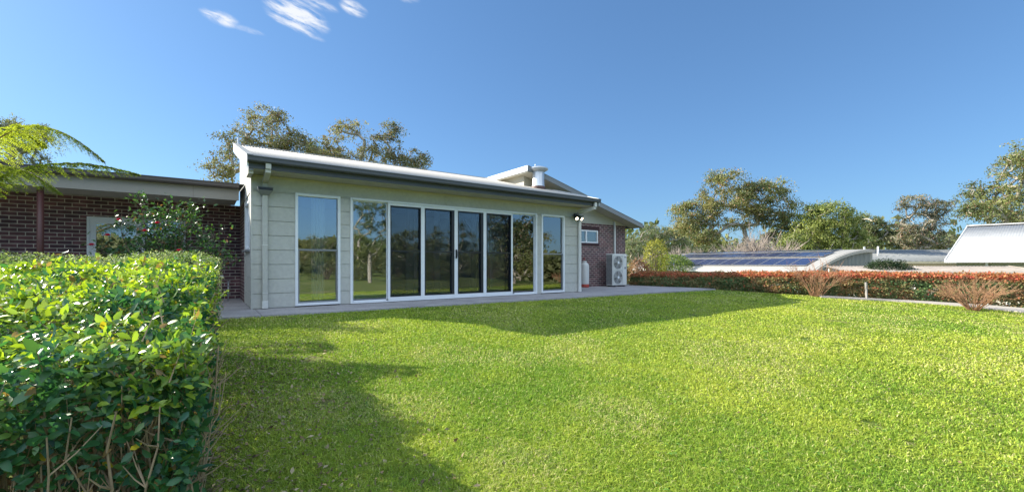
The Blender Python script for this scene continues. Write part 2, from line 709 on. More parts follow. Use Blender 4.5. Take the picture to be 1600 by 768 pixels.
def grow(base, trunk_pts, clumps, r_trunk, expo=.45, up=.6, wob=.12, seglen=.8, keep=1.0):
    """trunk polyline then a limb to every clump centre from the best lower node"""
    nd = [np.array(base, float)]
    par = [0]
    def path(i0, target, n, wobble):
        a = nd[i0]
        d = target - a
        L_ = np.linalg.norm(d)
        for k in range(1, n + 1):
            t = k / n
            p = a + d * t
            p = p + np.array([0, 0, -.16 * L_ * math.sin(math.pi * t) * .6]) + (rng.normal(size=3) * wobble * L_ * (1 - t) if k < n else 0)
            nd.append(p)
            par.append(i0 if k == 1 else len(nd) - 2)
    for tp in trunk_pts:
        tp = np.array(tp, float)
        n = max(1, int(np.linalg.norm(tp - nd[-1]) / seglen))
        a = nd[-1].copy()
        for k in range(1, n + 1):
            nd.append(a + (tp - a) * k / n + rng.normal(size=3) * .04)
            par.append(len(nd) - 2)
    cen = trunk_pts[-1]
    order = np.argsort([np.linalg.norm(np.array(c) - np.array(cen)) for c in clumps])
    tips = []
    for j in order:
        c = np.array(clumps[j], float)
        A = np.array(nd)
        d = A - c
        cost = np.linalg.norm(d, axis=1) + up * np.maximum(d[:, 2] + .25 * np.linalg.norm(d[:, :2], axis=1), 0) * 2
        cost[0] += 1e3
        i0 = int(np.argmin(cost))
        L_ = np.linalg.norm(nd[i0] - c)
        path(i0, c, max(1, int(L_ / seglen)), wob)
        tips.append(len(nd) - 1)
    w = np.zeros(len(nd))
    for t in tips:
        w[t] += 1
    for i in range(len(nd) - 1, 0, -1):
        w[par[i]] += w[i]
    rad = r_trunk * (np.maximum(w, .6) / max(w[0], 1)) ** expo
    return nd, par, rad


def gum_tree(name, label, base, lobes, n_clumps, leaf_n, leaf, cols, trunk_r=.28, trunk_to=None, clump_r=(.7, .95), bark='bark_pale',
             group=None, fork=None, tpl=T_CLUMP, expo=.56, hang=.35, flat=.55, shell=.55, holes=.0, cat='tree'):
    """lobes: ellipsoids (cx, cy, cz, rx, ry, rz, weight). Clumps fill them, denser towards the shell."""
    root = empty(name, label, cat, base, 0, group)
    base = np.array(base, float)
    n_clumps = int(n_clumps * 2.4)
    leaf_n = int(leaf_n * 1.55)
    leaf *= .50
    clump_r = (clump_r[0] * .50, clump_r[1] * .72)
    wts = np.array([l[6] for l in lobes], float)
    wts /= wts.sum()
    cl = []
    for l, w in zip(lobes, wts):
        k = max(1, int(round(n_clumps * w)))
        d = unit(rng.normal(size=(k, 3)))
        r = rng.uniform(shell ** 2, 1, (k, 1)) ** .5
        cl.append(np.array(l[:3]) + d * r * np.array(l[3:6]))
    cl = np.concatenate(cl)
    if trunk_to is None:
        cc = cl.mean(0)
        trunk_to = [base * [1, 1, 0] + [(cc[0] - base[0]) * .5, (cc[1] - base[1]) * .5, base[2] + (cl[:, 2].min() - base[2]) * .9]]
    nd, par, rad = grow(base, trunk_to, cl, trunk_r, expo)
    V, F = skeleton_tubes(nd, par, np.maximum(rad, max(.010, .00055 * abs(base[1]))))
    link('trunk', np_mesh('trunk', V - base, F), M[bark], root, True)
    n = len(cl)
    cr_ = rng.uniform(clump_r[0], clump_r[1], n) * rng.uniform(.6, 1.25, n)
    per = np.maximum(4, (leaf_n / n * (cr_ / cr_.mean()) ** 2)).astype(int)
    idx = np.repeat(np.arange(n), per)
    m_ = len(idx)
    off = unit(rng.normal(size=(m_, 3))) * rng.uniform(0, 1, (m_, 1)) ** .85
    ax = unit(rng.normal(size=(n, 3)) * [1, 1, .45])[idx]
    off += ax * np.sum(ax * off, 1, keepdims=True) * .9
    off[:, 2] *= flat
    off[:, 2] -= .25 * (off[:, 0] ** 2 + off[:, 1] ** 2)
    pos = cl[idx] + off * cr_[idx][:, None]
    # ragged outline
    keepm = (vnoise(pos + 50, 1.1) > holes) & (vnoise(pos + 20, 2.6) > holes + .12)
    pos, off, idx = pos[keepm], off[keepm], idx[keepm]
    m_ = len(pos)
    nr = unit(off + rng.normal(size=(m_, 3)) * .9 + [0, 0, .3])
    dr = rng.normal(size=(m_, 3)) + [0, 0, -hang * 2]
    t = np.clip(vnoise(pos + 9, .5) * 1.6 - .3 + rng.normal(size=m_) * .18, 0, 1)
    cols = [(1.40 * q[0], 1.42 * q[1], 1.65 * q[2]) for q in cols]
    c = mixc(cols[0], cols[1], t)
    if len(cols) > 2:
        c = np.where((rng.random(m_) < .12)[:, None], np.array(cols[2]), c)
    c = shade_rand(c) * (.8 + .4 * rng.random(n)[idx])[:, None]
    leaves('crown', pos - base, nr, leaf * rng.uniform(.6, 1.4, m_), c, tpl, M['leafm'], root, dr)
    return root


def twiggy(name, label, base, n, h, spread, r0, m, group=None, sub=5, cat='shrub', lean=(0, 0), droop=0, body='stems'):
    """bare multi-stemmed shrub or tree"""
    root = empty(name, label, cat, base, 0, group)
    mb = MB()
    for i in range(n):
        a = random.uniform(0, 2 * math.pi)
        s = spread * math.sqrt(random.random())
        hh = h * random.uniform(.55, 1.0) * (1 - .25 * s / max(spread, .01))
        p0 = Vector((math.cos(a) * .12 * h * random.random(), math.sin(a) * .12 * h * random.random(), -.03))
        tip = Vector((math.cos(a) * s + lean[0], math.sin(a) * s + lean[1], hh))
        pts = []
        for k in range(7):
            t = k / 6
            q = p0.lerp(tip, t)
            q.z += .18 * hh * math.sin(math.pi * t) - droop * t * t
            q += Vector([random.gauss(0, .018 * h) for _ in range(3)]) * min(1, t * 2)
            pts.append(q)
        rr = r0 * random.uniform(.6, 1.2)
        mb.tube(pts, [rr * (1 - .8 * k / 6) for k in range(7)], 4, False)
        for _ in range(sub):
            k = random.randint(2, 5)
            q = pts[k]
            d = (pts[k + 1] - pts[k]).normalized() + Vector([random.gauss(0, .55) for _ in range(3)])
            d.normalize()
            L_ = h * random.uniform(.12, .34)
            pp = [q, q + d * L_ * .5 + Vector((0, 0, .03 * h)), q + d * L_ + Vector((0, 0, .08 * h))]
            mb.tube(pp, [rr * .5, rr * .35, rr * .12], 3, False)
            for _ in range(2):
                d2 = (d + Vector([random.gauss(0, .6) for _ in range(3)])).normalized()
                mb.tube([pp[1], pp[1] + d2 * L_ * .5], [rr * .3, rr * .1], 3, False)
    mb.build(body, m, root)
    return root

#@@STRUCTURE
# ================================================================== STRUCTURE
def make_lawn():
    k = np.linspace(-1, 1, 261)
    c = np.sign(k) * (np.abs(k) * 26 + np.abs(k) ** 6 * 900)
    X, Y = np.meshgrid(c + 3, c + 8)
    Z = ground(X.ravel(), Y.ravel())
    V = np.stack([X.ravel(), Y.ravel(), Z], 1)
    n = len(k)
    i = np.arange(n * n).reshape(n, n)
    F = np.stack([i[:-1, :-1], i[:-1, 1:], i[1:, 1:], i[1:, :-1]], -1).reshape(-1, 4)
    o = link('lawn', np_mesh('lawn', V, F), ground_mat(), None, True)
    tag(o, 'green lawn sloping gently up to the patio', 'lawn', kind='structure')


make_lawn()


def slab_poly(name, pts, z0, z1, m, label, cat):
    """pts in house coordinates"""
    mb = MB()
    for poly in pts:
        w = [L2W(*p) for p in poly]
        mb.prism(w, 2, z0, z1)
    o = mb.build(name, m, None)
    return tag(o, label, cat, kind='structure')


def fy(a):
    return -1.27 - .03 * max(0, a)


jo = [-9.0, -6, -3, .05, 3.2, 6.3, 9.4, 12.2, 14.75]
sl = []
for i in range(len(jo) - 1):
    a0, a1 = jo[i] + .005, jo[i + 1] - .005
    sl.append([(a0, fy(a0)), (a1, fy(a1)), (a1, .0 if 0 < a0 < 9 else 3.6), (a0, .0 if 0 < a0 < 9 else 3.6)])
slab_poly('patio', sl, -.30, 0, M['conc'], 'grey concrete patio slab along the house', 'patio')

# hedge front line on the right, in house coordinates
HL = [(14.35, 1.9), (14.5, .3), (14.95, -1.7), (15.75, -3.5), (17.0, -5.4), (18.3, -7.6), (20.0, -10.5), (22.0, -14.5)]
HW = [L2W(*p) for p in HL]


def poly_point(poly, s):
    """point and left normal at arc length s"""
    for i in range(len(poly) - 1):
        a, b = np.array(poly[i]), np.array(poly[i + 1])
        L_ = np.linalg.norm(b - a)
        if s <= L_ or i == len(poly) - 2:
            t = (b - a) / L_
            return a + t * s, t
        s -= L_


# thin garden path before the hedge
pm = MB()
back = [(10.45, 14.72), (11.6, 14.42), (12.6, 14.08), (13.5, 13.75), (14.3, 13.3), (15.2, 12.0)]
front = [(10.25, 14.2), (11.1, 13.92), (11.9, 13.6), (12.6, 13.0), (13.1, 12.45), (13.9, 11.2)]
for i in range(5):
    q = [front[i], front[i + 1], back[i + 1], back[i]]
    zb = [gz_at(*p) for p in q]
    pm.add([(p[0], p[1], z - .1) for p, z in zip(q, zb)] + [(p[0], p[1], z + .035) for p, z in zip(q, zb)],
           [(3, 2, 1, 0), (4, 5, 6, 7), (0, 1, 5, 4), (2, 3, 7, 6), (1, 2, 6, 5), (3, 0, 4, 7)])
tag(pm.build('path', M['path'], None), 'pale concrete strip between the lawn and the clipped hedge', 'path', kind='structure')

# ------------------------------------------------------------------ THE HOUSE (house frame: x along the glass front, y back, z up)
H = empty('house', 'single storey house with grey clad sunroom, brown brick wings and pale skillion roofs', 'house', (G0[0], G0[1], 0), HANG)
PITCH = (4.28 - 3.02) / 4.65


def roofz(y):
    return 3.02 + PITCH * (y + .6)


WT = 2.475          # window head
XW = [(.80, 1.735), (1.955, 7.52), (7.70, 8.665)]
XE = 9.40
# front wall core
fw = MB()
xs = [0, .80, 1.735, 1.955, 7.52, 7.70, 8.665, XE]
for i in (0, 2, 4, 6):
    fw.box(xs[i], xs[i + 1], .0, .1, 0, WT)
fw.box(0, XE, .0, .1, WT, 2.78)
fw.build('wall', M['clad'], H)
cb = MB()
for i in (0, 2, 4, 6):
    a, b = xs[i], xs[i + 1]
    if i == 0:
        a += .012
    for k in range(9):
        z0, z1 = .02 + k * .304, min(.02 + (k + 1) * .304 - .013, WT - .004)
        if k == 8:
            z0 = .02 + 8 * .304
            if z1 - z0 < .01:
                continue
        cb.box(a + .001, b - .001, -.019, .001, z0, z1)
for a, b in ((.012, 4.42), (4.426, 9.0), (9.006, XE)):
    cb.box(a, b, -.016, .001, WT + .003, 2.74)
cb.build('cladding', M['clad'], H)
for xa in (-.022, XE - .004):
    tr = MB()
    tr.box(xa, xa + .034, -.022, .02, 0, 2.78)
    tr.build('corner_trim', M['clad'], H)
tr = MB()
tr.box(.013, XE, -.045, -.017, 2.735, 2.777)
tr.build('eave_moulding', M['cream'], H)

# gable wall (left, sunlit)
gw = MB()
gy0, gy1, gz0, gz1 = .32, 1.42, 1.24, 2.30
gw.box(0, .1, .1, gy0, 0, 2.45).box(0, .1, gy1, 1.6, 0, 2.45).box(0, .1, gy0, gy1, 0, gz0).box(0, .1, gy0, gy1, gz1, 2.45)
gw.prism([(.1, 2.45), (3.45, 2.45), (3.45, roofz(3.45) - .1), (.1, roofz(.1) - .1)], 0, 0, .1)
gw.prism([(-.58, 2.80), (.1, 2.80), (.1, roofz(.1) - .1), (-.58, roofz(-.58) - .1)], 0, 0, .08)
gw.build('gable_wall', M['clad'], H)
gb = MB()
for k in range(13):
    z0, z1 = .02 + k * .304, .02 + (k + 1) * .304 - .007
    segs = [(.02, 1.6)] if z1 < 2.46 else [(.02, 3.45)]
    if z1 > gz0 and z0 < gz1:
        segs = [(.02, gy0 - .03), (gy1 + .03, 1.6)]
    for s0, s1 in segs:
        def top(y):
            return min(z1, roofz(y) - .12)
        n = 8
        poly = [(s0 + (s1 - s0) * i / n, z0) for i in range(n + 1)]
        tops = [(y, top(y)) for y, _ in poly]
        ok = [(p, t) for p, t in zip(poly, tops) if t[1] > z0 + .01]
        if len(ok) < 2:
            continue
        poly2 = [o_[0] for o_ in ok] + [o_[1] for o_ in ok][::-1]
        gb.prism(poly2, 0, -.016, .001)
gb.build('gable_cladding', M['clad'], H)
# right end wall and rear wall of the sunroom
rw = MB()
rw.prism([(.1, 0), (2.06, 0), (2.06, roofz(2.06) - .1), (.1, roofz(.1) - .1)], 0, XE - .1, XE)
rw.build('end_wall', M['clad'], H)
rw = MB()
rw.box(.1, XE, 3.95, 4.05, 0, roofz(3.95) - .12)
rw.build('rear_wall', M['clad'], H)
# interior
it = MB()
it.box(.1, XE - .1, .1, 3.94, .004, .02)
it.build('interior_floor', M['infloor'], H)
it = MB()
it.box(.1, XE - .1, .11, 3.94, 2.62, 2.66)
it.box(.101, .13, .101, 3.94, .02, gz0)
it.box(XE - .13, XE - .101, .101, 3.94, .02, 2.62)
it.box(.13, XE - .13, 3.90, 3.945, .02, 2.62)
it.build('interior_lining', M['inwall'], H)
it = MB()
it.box(.13, XE - .13, .9, .97, .02, .16)
it.build('interior_rail', M['white'], H)
for x in (1.35, 3.9, 5.15, 6.4, 8.9):
    it = MB()
    it.box(x, x + .10, .89, .98, .161, 2.61)
    it.build('interior_post', M['white'], H)
it = MB()
vs = []
n = 40
for xa_, xb_ in ((1.18, 1.46), (3.42, 3.62), (4.22, 4.38), (5.36, 5.50), (7.05, 7.2), (8.35, 8.5)):
    it = MB()
    vs = [(xa_ + (xb_ - xa_) * i / 24, .27 + .03 * math.sin(i * 1.3)) for i in range(25)]
    for i in range(24):
        (xa, ya), (xb, yb) = vs[i], vs[i + 1]
        it.add([(xa, ya, .05), (xb, yb, .05), (xb, yb, 2.42), (xa, ya, 2.42)], [(0, 1, 2, 3)])
    it.build('curtain', M['curtain'], H)
it = MB()
it.prism([(5.9, 2.35), (6.12, 2.35), (7.15, 1.0), (6.93, 1.0)], 1, 1.6, 1.7)
it.build('raking_board', M['inwall'], H)

# windows and doors
def frame_rect(mb, x0, x1, z0, z1, w, y0, y1, wb=None):
    wb = wb or w
    mb.box(x0, x0 + w, y0, y1, z0, z1).box(x1 - w, x1, y0, y1, z0, z1)
    mb.box(x0 + w, x1 - w, y0, y1, z1 - w, z1).box(x0 + w, x1 - w, y0, y1, z0, z0 + wb)


def tall_window(x0, x1, label):
    w = empty('window', None, None, (0, 0, 0), 0)
    w.parent = H
    w['label'] = label
    a = MB()
    frame_rect(a, x0, x1, .025, WT, .055, -.045, .06)
    a.build('frame', M['white'], w, bevel=.004)
    a = MB()
    a.box(x0 + .055, x1 - .055, -.02, .03, 1.225, 1.265)
    a.box(x0 + .055, x0 + .085, -.015, .02, .08, 1.225).box(x1 - .085, x1 - .055, -.015, .02, .08, 1.225)
    a.box(x0 + .085, x1 - .085, -.015, .02, .08, .11)
    a.build('sash', M['mgrey'], w)
    a = MB()
    a.box(x0 + .056, x1 - .056, .032, .038, 1.25, WT - .056)
    a.box(x0 + .056, x1 - .056, .022, .028, .085, 1.245)
    a.build('pane', M['glass'], w)


tall_window(XW[0][0], XW[0][1], 'narrow full height window left of the sliding doors')
tall_window(XW[2][0], XW[2][1], 'narrow full height window right of the sliding doors')

D = empty('sliding_door', None, None)
D.parent = H
a = MB()
x0, x1 = XW[1]
frame_rect(a, x0, x1, .012, WT, .045, -.05, .09, .03)
a.build('frame', M['white'], D, bevel=.004)
DB = [1.995, 2.853, 3.759, 4.722, 5.638, 6.596, 7.478]
for i in range(6):
    a0, a1 = DB[i], DB[i + 1]
    fixed = i in (0, 5)
    yo = .02 if fixed else -.035
    st = .022 if fixed else .06
    ps = MB()
    lo, hi = a0 - (0 if i == 0 else .012), a1 + (0 if i == 5 else .012)
    if not fixed:
        frame_rect(ps, lo + .003, hi - .003, .045, WT - .047, st, yo + (.0015 * i), yo + .04, .075)
    else:
        frame_rect(ps, lo + .02, hi - .02, .045, WT - .047, st, yo, yo + .03, .03)
    ps.build('door_panel', M['white'], D, bevel=.003)
    g = MB()
    g.box(lo + st * .9, hi - st * .9, .026, .031, .05, WT - .06)
    g.build('pane', M['glass'], D)
    if not fixed:
        sc = MB()
        frame_rect(sc, lo + st, hi - st, .122, WT - .108, .03, yo + .006, yo + .030)
        sc.box(lo + st + .03, hi - st - .03, yo + .008, yo + .026, 1.235, 1.265)
        if i in (2, 3):
            s_ = hi - st - .085 if i == 2 else hi - st - .085
            sc.box(s_, s_ + .055, yo + .007, yo + .027, .152, WT - .138)
        sc.build('screen_frame', M['black'], D)
        sc = MB()
        sc.box(lo + st + .02, hi - st - .02, yo + .014, yo + .016, .14, WT - .12)
        sc.build('screen', M['screen'], D)
hd = MB()
hd.box(4.70, 4.735, -.075, -.035, 1.08, 1.32).box(4.705, 4.73, -.10, -.07, 1.12, 1.28)
hd.build('handle', M['black'], D, bevel=.005)
for xa in (2.80, 6.60):
    lk = MB()
    lk.box(xa, xa + .05, -.05, -.03, .055, .075)
    lk.build('lock', M['black'], D)

# gable window
w = empty('window', None, None)
w.parent = H
w['label'] = 'side window in the sunlit gable wall'
a = MB()
def frame_side(mb, y0, y1, z0, z1, w_, x0, x1):
    mb.box(x0, x1, y0, y0 + w_, z0, z1).box(x0, x1, y1 - w_, y1, z0, z1)
    mb.box(x0, x1, y0 + w_, y1 - w_, z1 - w_, z1).box(x0, x1, y0 + w_, y1 - w_, z0, z0 + w_)
frame_side(a, gy0, gy1, gz0, gz1, .045, -.03, .06)
a.build('frame', M['white'], w)
a = MB()
a.box(-.09, -.001, gy0 - .04, gy1 + .04, gz0 - .035, gz0 - .002)
a.build('sill', M['mgrey'], w)
a = MB()
a.box(.02, .026, gy0 + .044, gy1 - .044, gz0 + .044, gz1 - .044)
a.build('pane', M['glass'], w)

# main roof
def corrugated(x0, x1, y0, z0, y1, z1, pitch=.076, amp=.009, along='x', thick=.02):
    n = int((x1 - x0) / pitch * 6)
    xs_ = np.linspace(x0, x1, n + 1)
    w_ = amp * np.sin((xs_ - x0) / pitch * 2 * np.pi)
    V = []
    for (y, z) in ((y0, z0), (y1, z1)):
        V.append(np.stack([xs_, np.full(n + 1, y), z + w_], 1))
    for (y, z) in ((y0, z0), (y1, z1)):
        V.append(np.stack([xs_, np.full(n + 1, y), z + w_ - thick], 1))
    V = np.concatenate(V)
    i = np.arange(n)
    m_ = n + 1
    F = np.concatenate([np.stack([i, i + 1, m_ + i + 1, m_ + i], 1),
                        np.stack([2 * m_ + i, 3 * m_ + i, 3 * m_ + i + 1, 2 * m_ + i + 1], 1),
                        np.stack([i, 2 * m_ + i, 2 * m_ + i + 1, i + 1], 1),
                        np.stack([m_ + i, m_ + i + 1, 3 * m_ + i + 1, 3 * m_ + i], 1)])
    return V, F


V, F = corrugated(-.10, 9.64, -.63, roofz(-.63) + .012, 4.10, roofz(4.10) + .012)
RF = link('roof', np_mesh('roof', V, F), M['roof'], H)
a = MB()
a.prism([(-.60, roofz(-.6) - .19), (4.08, roofz(4.08) - .19), (4.08, roofz(4.08) + .035), (-.60, roofz(-.6) + .035)], 0, -.135, -.105)
a.build('barge_board', M['white'], RF)
a = MB()
a.prism([(-.60, roofz(-.6) - .19), (4.08, roofz(4.08) - .19), (4.08, roofz(4.08) + .035), (-.60, roofz(-.6) + .035)], 0, 9.645, 9.67)
a.build('barge_board', M['white'], RF)
a = MB()
a.prism([(-.58, roofz(-.58) - .27), (4.06, roofz(4.06) - .27), (4.06, roofz(4.06) - .192), (-.58, roofz(-.58) - .192)], 0, -.102, -.02)
a.build('barge_flashing', M['mgrey'], RF)
a = MB()
a.prism([(-.64, roofz(-.64) + .036), (4.12, roofz(4.12) + .036), (4.12, roofz(4.12) + .05), (-.64, roofz(-.64) + .05)], 0, -.14, -.03)
a.build('barge_capping', M['roofgrey'], RF)
a = MB()
a.prism([(4.0, roofz(4.0) + .028), (4.16, roofz(4.16) + .028), (4.16, roofz(4.16) + .042), (4.0, roofz(4.0) + .042)], 0, -.12, 9.66)
a.build('roof_capping', M['roofgrey'], RF)
a = MB()
a.prism([(-.60, 3.02), (-.735, 3.02), (-.735, 3.005), (-.725, 2.995), (-.725, 2.93), (-.70, 2.905), (-.60, 2.905)], 0, -.13, 9.62)
gt = a.build('gutter', M['dgrey'], RF)
a = MB()
a.box(-.10, 9.60, -.598, -.575, 2.795, 2.955)
a.build('fascia', M['dgrey'], RF)
a = MB()
a.box(-.10, 9.60, -.574, -.002, 2.782, 2.80)
a.build('soffit', M['soffit'], H)
a = MB()
a.box(-.105, -.02, -.55, -.002, 2.70, 2.781)
a.build('eave_return', M['creamwall'], H)
a = MB()
a.tube([(-.02, 4.0, roofz(4)), (-.02, 4.0, roofz(4) + .22)], .03, 8)
a.build('vent_pipe', M['tin'], RF)

# downpipes
def downpipe(x, elbow_dx, label, head=False):
    dp = empty('downpipe', None, None)
    dp.parent = H
    dp['label'] = label
    a = MB()
    def rp(pts, hw=.048, hd_=.032):
        for (p, q) in zip(pts[:-1], pts[1:]):
            p, q = Vector(p), Vector(q)
            if abs(p.x - q.x) < 1e-6 and abs(p.y - q.y) < 1e-6:
                a.box(p.x - hw, p.x + hw, p.y - hd_, p.y + hd_, q.z, p.z)
            else:
                a.add([(p.x - hw, p.y, p.z + .04), (p.x + hw, p.y, p.z + .04), (p.x + hw, p.y, p.z - .05), (p.x - hw, p.y, p.z - .05),
                       (q.x - hw, q.y, q.z + .05), (q.x + hw, q.y, q.z + .05), (q.x + hw, q.y, q.z - .04), (q.x - hw, q.y, q.z - .04)],
                      [(0, 3, 2, 1), (4, 5, 6, 7), (0, 1, 5, 4), (1, 2, 6, 5), (2, 3, 7, 6), (3, 0, 4, 7)])
    ytop = -.66
    if head:
        rp([(x, ytop, 2.915), (x, ytop, 2.80)])
        rp([(x, ytop, 2.78), (x, -.075, 2.64)])
        rp([(x, -.075, 2.64), (x, -.075, 2.51)])
        rp([(x, -.075, 2.37), (x, -.075, .10)])
    else:
        rp([(x + elbow_dx, ytop, 2.915), (x + elbow_dx, ytop, 2.76)])
        rp([(x + elbow_dx, ytop, 2.74), (x, -.075, 2.60)])
        rp([(x, -.075, 2.60), (x, -.075, .10)])
    a.build('pipe', M['offwhite'] if not head else M['clad'], dp, bevel=.006)
    a = MB()
    a.box(x - .054, x + .054, -.113, -.037, .012, .17)
    a.build('pipe_shoe', M['offwhite'], dp, bevel=.006)
    for zc in (.33, 1.32):
        a = MB()
        a.box(x - .053, x + .053, -.112, -.038, zc, zc + .015)
        a.build('pipe_clip', M['offwhite'], dp)
    if head:
        a = MB()
        for (z0, z1, w_, d_) in ((2.37, 2.43, .07, .05),):
            pass
        a.add([(x - .075, -.12, 2.36), (x + .075, -.12, 2.36), (x + .075, -.02, 2.36), (x - .075, -.02, 2.36),
               (x - .13, -.19, 2.44), (x + .13, -.19, 2.44), (x + .13, -.02, 2.44), (x - .13, -.02, 2.44),
               (x - .145, -.20, 2.52), (x + .145, -.20, 2.52), (x + .145, -.02, 2.52), (x - .145, -.02, 2.52)],
              [(0, 3, 2, 1), (0, 1, 5, 4), (1, 2, 6, 5), (2, 3, 7, 6), (3, 0, 4, 7),
               (4, 5, 9, 8), (5, 6, 10, 9), (6, 7, 11, 10), (7, 4, 8, 11)])
        a.build('rain_head', M['mgrey'], dp)
        a = MB()
        a.box(x - .13, x + .13, -.203, -.198, 2.455, 2.508)
        a.build('rain_head_slot', M['black'], dp)


downpipe(.225, 0, 'square downpipe with a rain head at the left corner', True)
downpipe(9.30, .12, 'square downpipe at the right corner beside the lamp')

# flue on the roof
fl = empty('flue', None, None)
fl.parent = RF
vx, vy = 8.78, 1.45
vz = roofz(vy)
fb = MB()
fb.lathe([(.0, -.1), (.235, -.1), (.235, .09), (.215, .12), (.21, .60), (.20, .62)], (vx, vy, vz), 28)
fb.build('flue_pipe', M['tin'], fl, True)
fb = MB()
fb.lathe([(.245, -.12), (.25, .05), (.222, .10)], (vx, vy, vz), 28)
fb.build('flue_collar', M['rustband'], fl, True)
fb = MB()
fb.lathe([(.21, .58), (.34, .66), (.35, .69), (.33, .72), (.22, .755), (.06, .775)], (vx, vy, vz), 28)
fb.tube([(vx - .14, vy, vz + .74), (vx - .14, vy, vz + .86)], .012, 6)
fb.build('flue_cowl', M['tin'], fl, True)

# right brick wing
WX0, WX1 = 8.60, 14.18
def wroof(x):
    return 4.28 - (x - 8.386) * (4.28 - 2.61) / (14.551 - 8.386)
a = MB()
ww0, ww1, wz0, wz1 = 11.16, 12.43, 1.775, 2.295
a.box(XE + .001, ww0, 2.06, 2.17, 0, 2.575).box(ww1, WX1, 2.06, 2.17, 0, 2.575)
a.box(ww0, ww1, 2.06, 2.17, 0, wz0).box(ww0, ww1, 2.06, 2.17, wz1, 2.575)
WW = a.build('brick_wall', M['brick'], H)
WW['label'] = 'dark brick wall of the right wing'
# soldier course lintel bricks above and sill bricks below the wing window
a = MB()
k = 0
x = ww0
while x < ww1 + .1:
    a.box(x, x + .087, 2.052, 2.0625, wz1 + .012, wz1 + .15)
    x += .086
M['header'] = mat('dark_header_brick', (.055, .022, .024), .75, var=.35, scale=14)
a.build('brick_lintel', M['header'], WW)
a = MB()
a.box(ww0, ww1 + .08, 2.040, 2.062, wz0 - .12, wz0 - .012)
a.build('brick_sill', M['header'], WW)
a = MB()
a.box(WX1 - .11, WX1, 2.17, 9, 0, 2.5)
o = a.build('brick_wall', M['brickside'], H)
a = MB()
a.prism([(XE + .001, 2.576), (WX1, 2.576), (WX1, wroof(WX1) - .10), (WX0, wroof(WX0) - .10), (WX0, 3.2), (XE + .001, 3.2)], 1, 2.05, 2.17)
a.build('gable_infill', M['creamwall'], H)
a = MB()
for z in (2.88, 3.18, 3.48, 3.78):
    xr = 8.386 + (4.28 - z - .1) / .271
    a.box(WX0, xr - .05, 2.046, 2.05, z, z + .006)
a.build('infill_joint', M['mgrey'], H)
a = MB()
a.box(WX0, WX0 + .1, 2.17, 9, 3.0, wroof(WX0) - .09)
a.build('clerestory_wall', M['creamwall'], H)
a = MB()
a.box(WX0, WX1, 8.9, 9, 0, 2.5)
a.build('rear_wall', M['creamwall'], H)
# wing roof: falls to the right
V, F = corrugated(1.50, 9.2, 0, 0, 1, 0, .076, .009)
# local x of the sheet runs back; slope along house x
Wv = V.copy()
t = V[:, 1]
Wv[:, 0] = 8.33 + t * (14.60 - 8.33)
Wv[:, 1] = V[:, 0]
Wv[:, 2] = V[:, 2] + 4.28 + .02 - (Wv[:, 0] - 8.386) * .2709
R2 = link('roof', np_mesh('roof', Wv, F[:, ::-1]), M['roof'], H)
def wpr(mb, x0, x1, d0, d1, y0, y1):
    return mb.prism([(x0, wroof(x0) - d1), (x1, wroof(x1) - d1), (x1, wroof(x1) - d0), (x0, wroof(x0) - d0)], 1, y0, y1)
a = MB()
wpr(a, 8.34, 14.6, -.04, .13, 1.46, 1.485)
a.build('barge_board', M['mgrey'], R2)
a = MB()
wpr(a, 8.34, 14.6, -.055, -.042, 1.45, 1.56)
a.build('roof_capping', M['roofgrey'], R2)
a = MB()
wpr(a, 8.40, 14.5, .10, .125, 1.49, 2.045)
a.build('verge_soffit', M['soffit'], R2)
a = MB()
a.box(8.31, 8.335, 1.48, 9.2, wroof(8.33) - .14, wroof(8.33) + .05)
a.build('fascia', M['white'], R2)
a = MB()
a.box(8.34, 8.595, 1.5, 9.1, wroof(8.6) - .10, wroof(8.6) - .08)
a.build('high_soffit', M['creamwall'], R2)
a = MB()
a.box(14.60, 14.72, 1.5, 9.1, wroof(14.6) - .10, wroof(14.6) + .01)
a.build('gutter', M['dgrey'], R2)
# wing window
w = empty('window', None, None)
w.parent = H
w['label'] = 'small white two pane window high in the brick wall'
a = MB()
frame_rect(a, ww0, ww1, wz0, wz1, .05, 2.035, 2.12)
a.box(11.73, 11.80, 2.036, 2.118, wz0 + .05, wz1 - .05)
a.build('frame', M['white'], w, bevel=.003)
a = MB()
a.box(ww0 + .049, 11.731, 2.07, 2.076, wz0 + .049, wz1 - .049).box(11.799, ww1 - .049, 2.07, 2.076, wz0 + .049, wz1 - .049)
a.build('pane', M['glass'], w)
a = MB()
a.box(ww0, ww1, 2.3, 2.32, wz0 - .2, wz1 + .1)
a.build('blind', M['mgrey'], w)
a = MB()
a.box(13.40, 13.475, 1.985, 2.045, 1.2, 2.72)
a.build('pipe_cover', M['offwhite'], H, bevel=.004)

# left brick wing with its deep eave
bx0 = -9.5
a = MB()
bw0, bw1, bz0, bz1 = -3.0, -1.19, .9, 2.03
a.box(bx0, bw0, 3.45, 3.56, 0, 2.5).box(bw1, -.01, 3.45, 3.56, 0, 2.5)
a.box(bw0, bw1, 3.45, 3.56, 0, bz0).box(bw0, bw1, 3.45, 3.56, bz1, 2.5)
o = a.build('brick_wall', M['brick'], H)
o['label'] = 'dark brick wall under the deep eave'
a = MB()
a.box(-.012, .1, 1.601, 3.449, 0, 2.449)
a.build('brick_return', M['brickside'], H)
a = MB()
a.box(-.03, -.005, 1.585, 1.62, 0, 2.40)
a.build('corner_trim', M['clad'], H)
a = MB()
a.box(bx0, -.14, 1.60, 1.65, 2.42, 2.675)
BM = a.build('eave_beam', M['beam'], H)
a = MB()
a.box(-1.002, -.998, 1.597, 1.6, 2.42, 2.675)
a.build('beam_joint', M['brown'], BM)
a = MB()
a.prism([(1.598, 2.795), (1.455, 2.795), (1.455, 2.78), (1.465, 2.77), (1.465, 2.71), (1.49, 2.677), (1.598, 2.677)], 0, bx0, -.14)
